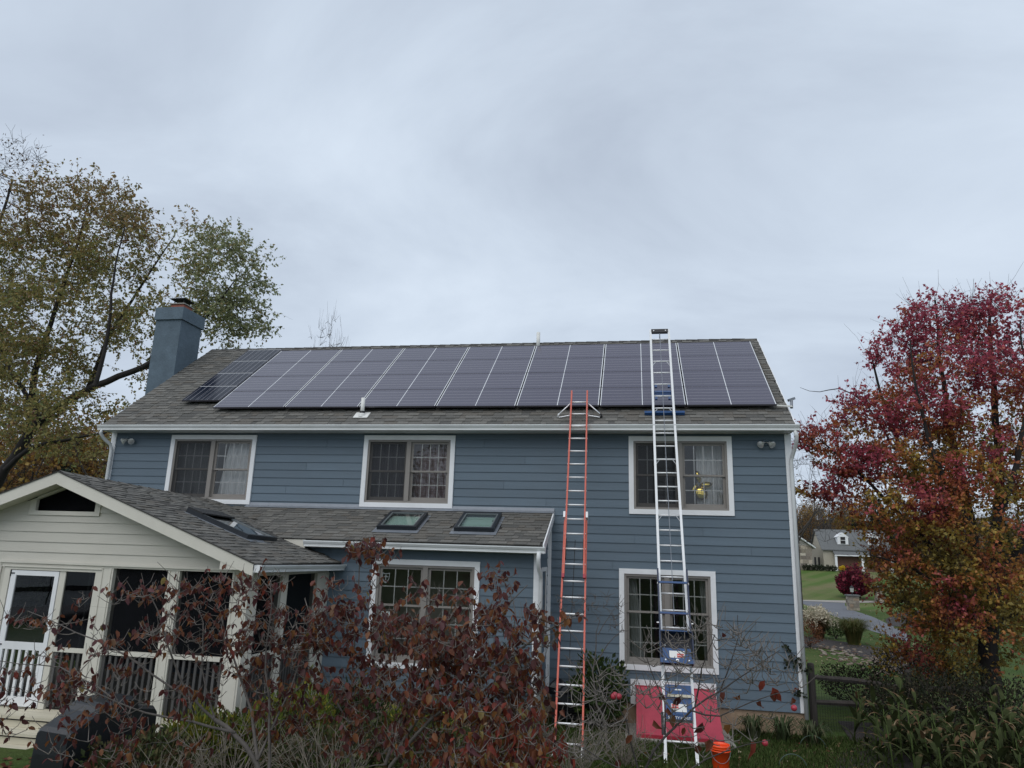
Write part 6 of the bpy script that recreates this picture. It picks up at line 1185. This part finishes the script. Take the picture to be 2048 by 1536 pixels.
mb = MB(); mb.box(gx_ + 1.3, gx_ + GLn, gy_ - 1.25, gy_ - 1.2, gzz + 2.15, gzz + 2.3); part('canopy_fascia', mb, M_white, gar)
M_bdoor = mat('brown_wood_door', (.13, .06, .035), .6, var=.2, scale=3, stretch=(4, 1, .3))
for x in (gx_ + 1.9, gx_ + 5.9):
    mb = MB(); mb.box(x, x + 3, gy_ - .06, gy_ - .01, gzz, gzz + 2.1); d = part('garage_door', mb, M_bdoor, gar)
    for k in range(1, 5): mb = MB(); mb.box(x + k * .6 - .03, x + k * .6 + .03, gy_ - .08, gy_ - .06, gzz, gzz + 2.1); part('batten', mb, M_bdoor, d)
for x in (gx_ + 1.5, gx_ + 5.15, gx_ + 9.1):
    mb = MB(); mb.box(x - .15, x + .15, gy_ - 1.15, gy_ - .9, gzz, gzz + 2.2); part('canopy_post', mb, M_white, gar)
for x in (gx_ + 2.3, gx_ + 6.6):
    mb = MB(); zb = gzz + GH + .55; yb = gy_ + .55; mb.box(x, x + 1.5, yb, yb + 2, zb, zb + 1.05); mb.prism([(x - .15, zb + 1.05), (x + 1.65, zb + 1.05), (x + .75, zb + 1.75)], 'y', yb - .02, yb + 2.5); d = part('dormer', mb, M_white, gar)
    mb = MB(); mb.box(x + .42, x + 1.08, yb - .06, yb - .02, zb + .1, zb + 1.1); part('window', mb, M_dark, d); mb = MB(); mb.box(x + .42, x + 1.08, yb - .08, yb - .06, zb + .57, zb + .63); part('sash', mb, M_white, d)
for y_ in (2.2, 4.6): mb = MB(); mb.box(gx_ - .06, gx_ - .01, gy_ + y_, gy_ + y_ + 1, gzz + .6, gzz + 1.9); part('window', mb, M_dark, gar)
SC = [(.3, .26, .2), (.38, .33, .26), (.24, .21, .17), (.42, .38, .31), (.2, .17, .14), (.33, .25, .18)]
def stones(parent, x0, x1, z0, z1, y, sz, rng, axis='y'):
    z = z0
    while z < z1 - .05:
        h = min(sz * rng.uniform(.6, 1.1), z1 - z); x = x0
        while x < x1 - .03:
            wd = min(sz * rng.uniform(.8, 1.8), x1 - x); dpt = rng.uniform(.01, .06); mb = MB(); kk = rng.uniform(.75, 1.2); mb.col = tuple(q * kk for q in rng.choice(SC))
            mb.box(x + .02, x + wd - .015, y - dpt, y + .02, z + .015, z + h - .015) if axis == 'y' else mb.box(y - dpt, y + .02, x + .02, x + wd - .015, z + .015, z + h - .015)
            part('stone', mb, M_stone, parent); x += wd
        z += h
rr_ = random.Random(4)
def pillar(u, v, hgt, wd, label, lamp=True):
    p = on_ground(u, v); t = thing('stone_pillar', label, 'pillar', p); mb = MB(); mb.box(p.x - wd / 2, p.x + wd / 2, p.y - wd / 2, p.y + wd / 2, p.z - .3, p.z + hgt); part('core', mb, M_conc, t)
    stones(t, p.x - wd / 2, p.x + wd / 2, p.z, p.z + hgt, p.y - wd / 2, .34, rr_); stones(t, p.y - wd / 2, p.y + wd / 2, p.z, p.z + hgt, p.x - wd / 2, .34, rr_, 'x')
    mb = MB(); mb.box(p.x - wd / 2 - .1, p.x + wd / 2 + .1, p.y - wd / 2 - .1, p.y + wd / 2 + .1, p.z + hgt, p.z + hgt + .12); part('cap', mb, M_slate, t)
    if lamp:
        z = p.z + hgt + .12; mb = MB(); mb.lathe([(.06, 0), (.05, .2), (.14, .22), (.17, .6), (.2, .62), (.02, .82)], (p.x, p.y, z), 8); part('lantern', mb, M_black, t); mb = MB(); mb.lathe([(.145, 0), (.172, .36)], (p.x, p.y, z + .23), 8); part('lamp_glass', mb, M_lamp, t)
pillar(1707, 1221, 1.25, .88, 'stone gate pillar with a small lantern beside the driveway'); pillar(1761, 1204, 1.5, .85, 'stone gate pillar half hidden by the orange leaves beyond the drive', False)
# neighbouring stone gable just visible past the house corner
sp_ = Vector((14.0, 78.0, gz(14, 78))); sh_ = thing('stone_house', 'stone gabled house end just past the white corner trim', 'house', (15, 82, sp_.z)); mb = MB(); sx1 = at(1624, 1110, 98).x; sy = 98.0; sz0 = gz(0, 98); mb.box(sx1 - 9, sx1, sy, sy + 6, sz0 - .5, sz0 + 3.5); mb.prism([(sx1 - 9, sz0 + 3.5), (sx1, sz0 + 3.5), (sx1 - 4.5, sz0 + 6.6)], 'y', sy, sy + .2); part('wall', mb, M_conc, sh_)
stones(sh_, sx1 - 2.2, sx1, sz0, sz0 + 3.5, sy, .55, rr_); mb = MB(); mb.prism([(sx1 + .5, sz0 + 3.3), (sx1 - 4.5, sz0 + 6.8), (sx1 - 9.5, sz0 + 3.3), (sx1 - 9.5, sz0 + 3.1), (sx1 - 4.5, sz0 + 6.55), (sx1 + .5, sz0 + 3.08)], 'y', sy - .4, sy + 6.3); part('roof', mb, M_gut, sh_)
rg = np.random.default_rng(61)
p = on_ground(1720, 1204); shrub('burgundy_shrub', 'large round burgundy shrub behind the stone gate pillar', p + Vector((0, 2, 0)), 1.75, 3.5, 6000, [(.1, .018, .03), (.2, .02, .045), (.07, .02, .03), (.26, .025, .06)], (3, 2, 3, 1), rg, .24, .35)
p = Vector(at(1685, 1136, 97)); p.z = gz(p.x, p.y); shrub('mum_plant', 'round yellow flowering mum in front of the garage', p, .45, .75, 500, [(.65, .45, .03), (.5, .36, .03)], (2, 1), rg, .13, .45, cat='flower')
for i, u in enumerate((1612, 1622, 1633, 1643, 1655, 1668, 1700)):
    p = Vector(at(u, 1140, 96.5)); p.z = gz(p.x, p.y); shrub('clipped_shrub', 'small dark clipped shrub in the row below the garage lawn edge', p, .5, .8, 220, [(.03, .04, .025), (.045, .05, .03)], (1, 1), rg, .2, .4, group='clipped shrubs along the garage bed', stems=3)
# wood prototypes
def bare_proto(i, h=13.0, brown=0):
    rng = np.random.default_rng(500 + i); b = np.array((0, 0, 0.)); lean = rng.normal(0, .5, 2); limbs = [([(0, 0, -.8), (lean[0] * .2, lean[1] * .2, h * .3), (lean[0] * .6, lean[1] * .6, h * .6), (lean[0], lean[1], h * .93)], .19, .02)]
    for k in range(6): a = k * 2.4 + rng.uniform(-.5, .5); z = h * rng.uniform(.28, .6); r_ = h * rng.uniform(.14, .24); limbs.append(([(lean[0] * z / h, lean[1] * z / h, z), (math.cos(a) * r_ * .5, math.sin(a) * r_ * .5, z + h * .13), (math.cos(a) * r_, math.sin(a) * r_, z + h * .32)], .08, .012))
    pal = [[(.16, .1, .05), (.12, .08, .05)], [(.3, .17, .045), (.36, .24, .06), (.2, .1, .04)], [(.15, .14, .06), (.2, .17, .07)]][brown % 3]
    def lv(C, rng): P = cloud(C, (4, 26, 22)[brown % 3], (.55, .55, .5), rng); n = len(P); return P, rng.normal(size=(n, 3)), rng.normal(size=(n, 3)), rng.uniform(.16, .3, n), .4, pick_cols(n, pal, [1] * len(pal), rng)
    return make_tree('woodland_tree', '', 'tree', (0, 0, 0), limbs, [((0, 0, h * .66), (h * .27, h * .27, h * .32), 130)], rng, lv if brown else None, M_bark, tw_r=.014, twigs=(4, .9, .012, .7))
def conifer_proto(i, h=11):
    rng = np.random.default_rng(600 + i); t = thing('conifer', '', 'tree'); mb = MB(); mb.tube([(0, 0, -.5), (0, 0, h)], [.16, .02], 6); part('trunk', mb, M_barkd, t); n = 5200; z = h * (1 - rng.uniform(0, 1, n) ** .6) * .95 + .35; R_ = (1 - z / h) * h * .24 + .12; lay = np.abs(np.sin(z * 4.3)) * .3 + .75; a = rng.uniform(0, 6.28, n); r_ = R_ * lay * rng.uniform(.35, 1.0, n) ** .6
    P = np.stack([np.cos(a) * r_, np.sin(a) * r_, z], 1); A = np.stack([np.cos(a), np.sin(a), -.35 + rng.normal(0, .3, n)], 1); V, F, cc_ = leaf_arrays(P, A, rng.normal(size=(n, 3)) + np.array((0, 0, 1.5)), rng.uniform(.25, .5, n), .22, pick_cols(n, [(.022, .036, .024), (.03, .045, .028), (.04, .05, .03)], (1, 1, 1), rng)); tag(link('foliage', arr_mesh('foliage', V, F, M_leafd, cc_), t), kind='stuff'); return t
WB = [bare_proto(i, 12 + i, 0) for i in range(3)]; WO = [bare_proto(10 + i, 12, 1) for i in range(2)]; WG = [bare_proto(20 + i, 13, 2) for i in range(1)]; CF = [conifer_proto(i) for i in range(2)]; index_kids(); used = set()
def plant(protos, x, y, s, label, group, dz=0):
    pr = protos[R.randrange(len(protos))]
    if pr.name not in used: o = pr; used.add(pr.name)
    else: o = copy_tree(pr)
    k_ = 0 if protos is WB else 1 if protos is WO else 2 if protos is WG else 3
    if not label: label = (('bare grey tree', 'gold and rust leaved tree', 'olive leaved tree', 'dark green conifer')[k_]) + (' standing on the wooded hill beyond the garage' if 'hill' in group else ' in the woods behind the leaning shade tree'); group = group + (', bare', ', gold', ', olive', ', conifers')[k_]
    o.location = (x, y, gz(x, y) + dz); o.rotation_euler = (0, 0, R.uniform(0, 6.28)); o.scale = (s * R.uniform(.9, 1.1), s * R.uniform(.9, 1.1), s); return tag(o, label, 'tree', group)
for pr, u, Y, s, lb in ((WB, 640, 34, 1.0, None), (WB, 1583, 40, .95, 'bare tree just past the right corner of the house'), (WB, 1690, 118, 1.35, 'tall bare tree behind the garage roof')):
    p = at(u, 900, Y); o = plant(pr, p.x, Y, s, lb or 'bare tree whose twigs show above the solar roof ridge', None)
    if u == 640: o.scale = (.5, .5, (at(640, 648, Y).z - gz(0, Y)) / 12.6)
for i in range(100):                                           # hillside woods on the right
    x = R.uniform(8, 120) if i < 55 else R.uniform(12, 52); y = R.uniform(112, 190) if i < 55 else R.uniform(110, 140); plant(WB if R.random() < .62 else (WO if R.random() < .5 else CF), x, y, R.uniform(.7, 1.0), '', 'trees of the wooded hill')
for i in range(64):                                            # woods on the left behind the shade tree
    x = R.uniform(-75, -21); y = R.uniform(19, 48); q = R.random(); plant(WO if q < .4 else (WG if q < .75 else WB), x, y, R.uniform(.75, 1.1), '', 'trees of the woods left of the house')
for x, y, s in ((-33.5, 19, .75), (-36.5, 22, .8)): plant(CF, x, y, s, 'dark conifer behind the leaning trunk' if s < .8 else 'taller dark conifer behind the leaning trunk', None)
for x, y, s in ((44, 106, 1.0), (36, 112, 1.1), (52, 108, 1.0)): plant(CF, x, y, s, 'dark conifer in the row close behind the garage', 'conifers behind the garage')
for x in (-48, -36, -20, -9, 6, 15, 27):                       # behind the viewer; seen mirrored in the panes
    plant(WG if R.random() < .5 else WB, x, -52 + R.uniform(-6, 6), R.uniform(.7, 1.05), 'tree behind the viewer seen only mirrored in the window panes', 'trees behind the viewer')

# white van parked to the left of the viewer, mirrored in the porch door
van = thing('parked_van', 'white panel van parked outside the frame and mirrored in the porch door', 'van', (-20.5, -13.5, gz(0, -13.5)))
vb, va = Vector((-18.6, -15.6, gz(0, -15))), math.radians(118); VA = Vector((math.cos(va), math.sin(va), 0)); VB = Vector((-VA.y, VA.x, 0)); VZ = Vector((0, 0, 1))
def vpart(name, poly, w0, w1, mt, parent):
    q = MB(); n = len(poly); vs = [vb + VA * x + VZ * z + VB * y for y in (w0, w1) for x, z in poly]; q.add(vs, [tuple(range(n))[::-1], tuple(range(n, 2 * n))] + [(i, (i + 1) % n, n + (i + 1) % n, n + i) for i in range(n)]); return part(name, q, mt, parent)
M_van = mat('van_paint', (.62, .64, .66), .3, var=.03, coat=.4)
body = vpart('body', [(0, .35), (0, 2.3), (.15, 2.5), (3.9, 2.5), (4.3, 2.35), (5.0, 1.5), (5.7, 1.2), (5.85, .9), (5.85, .35)], -1, 1, M_van, van)
for s_ in (-1, 1):
    a_, b_ = (-1.02, -1.001) if s_ < 0 else (1.001, 1.02)
    vpart('side_window', [(3.75, 1.45), (3.75, 2.1), (4.3, 2.1), (4.75, 1.5)], a_, b_, M_black, body); vpart('rub_strip', [(.1, .75), (.1, .88), (5.4, .88), (5.4, .75)], a_, b_, M_black, body); vpart('door_seam', [(3.6, .4), (3.6, 2.3), (3.63, 2.3), (3.63, .4)], a_, b_, M_dark, body); vpart('handle', [(3.75, 1.15), (3.75, 1.22), (3.95, 1.22), (3.95, 1.15)], a_ * 1.02, b_ * 1.02, M_black, body)
    for x in (1.1, 4.8): q = MB(); q.lathe([(.0, -.12), (.2, -.12), (.35, -.1), (.35, .1), (.2, .12), (0, .12)], vb + VA * x + VB * s_ * .93 + VZ * .35, 18, d=VB); part('wheel', q, M_black, van, True)
sheet('added_dark_pad', [Vector((x, y, gz(0, y))) for x, y in ((-14.8, -17), (-14.8, -6.2), (-24, -6.2), (-24, -17))][::-1], M_asph, .03)  # unseen pad added so the door glass mirrors dark ground instead of lawn
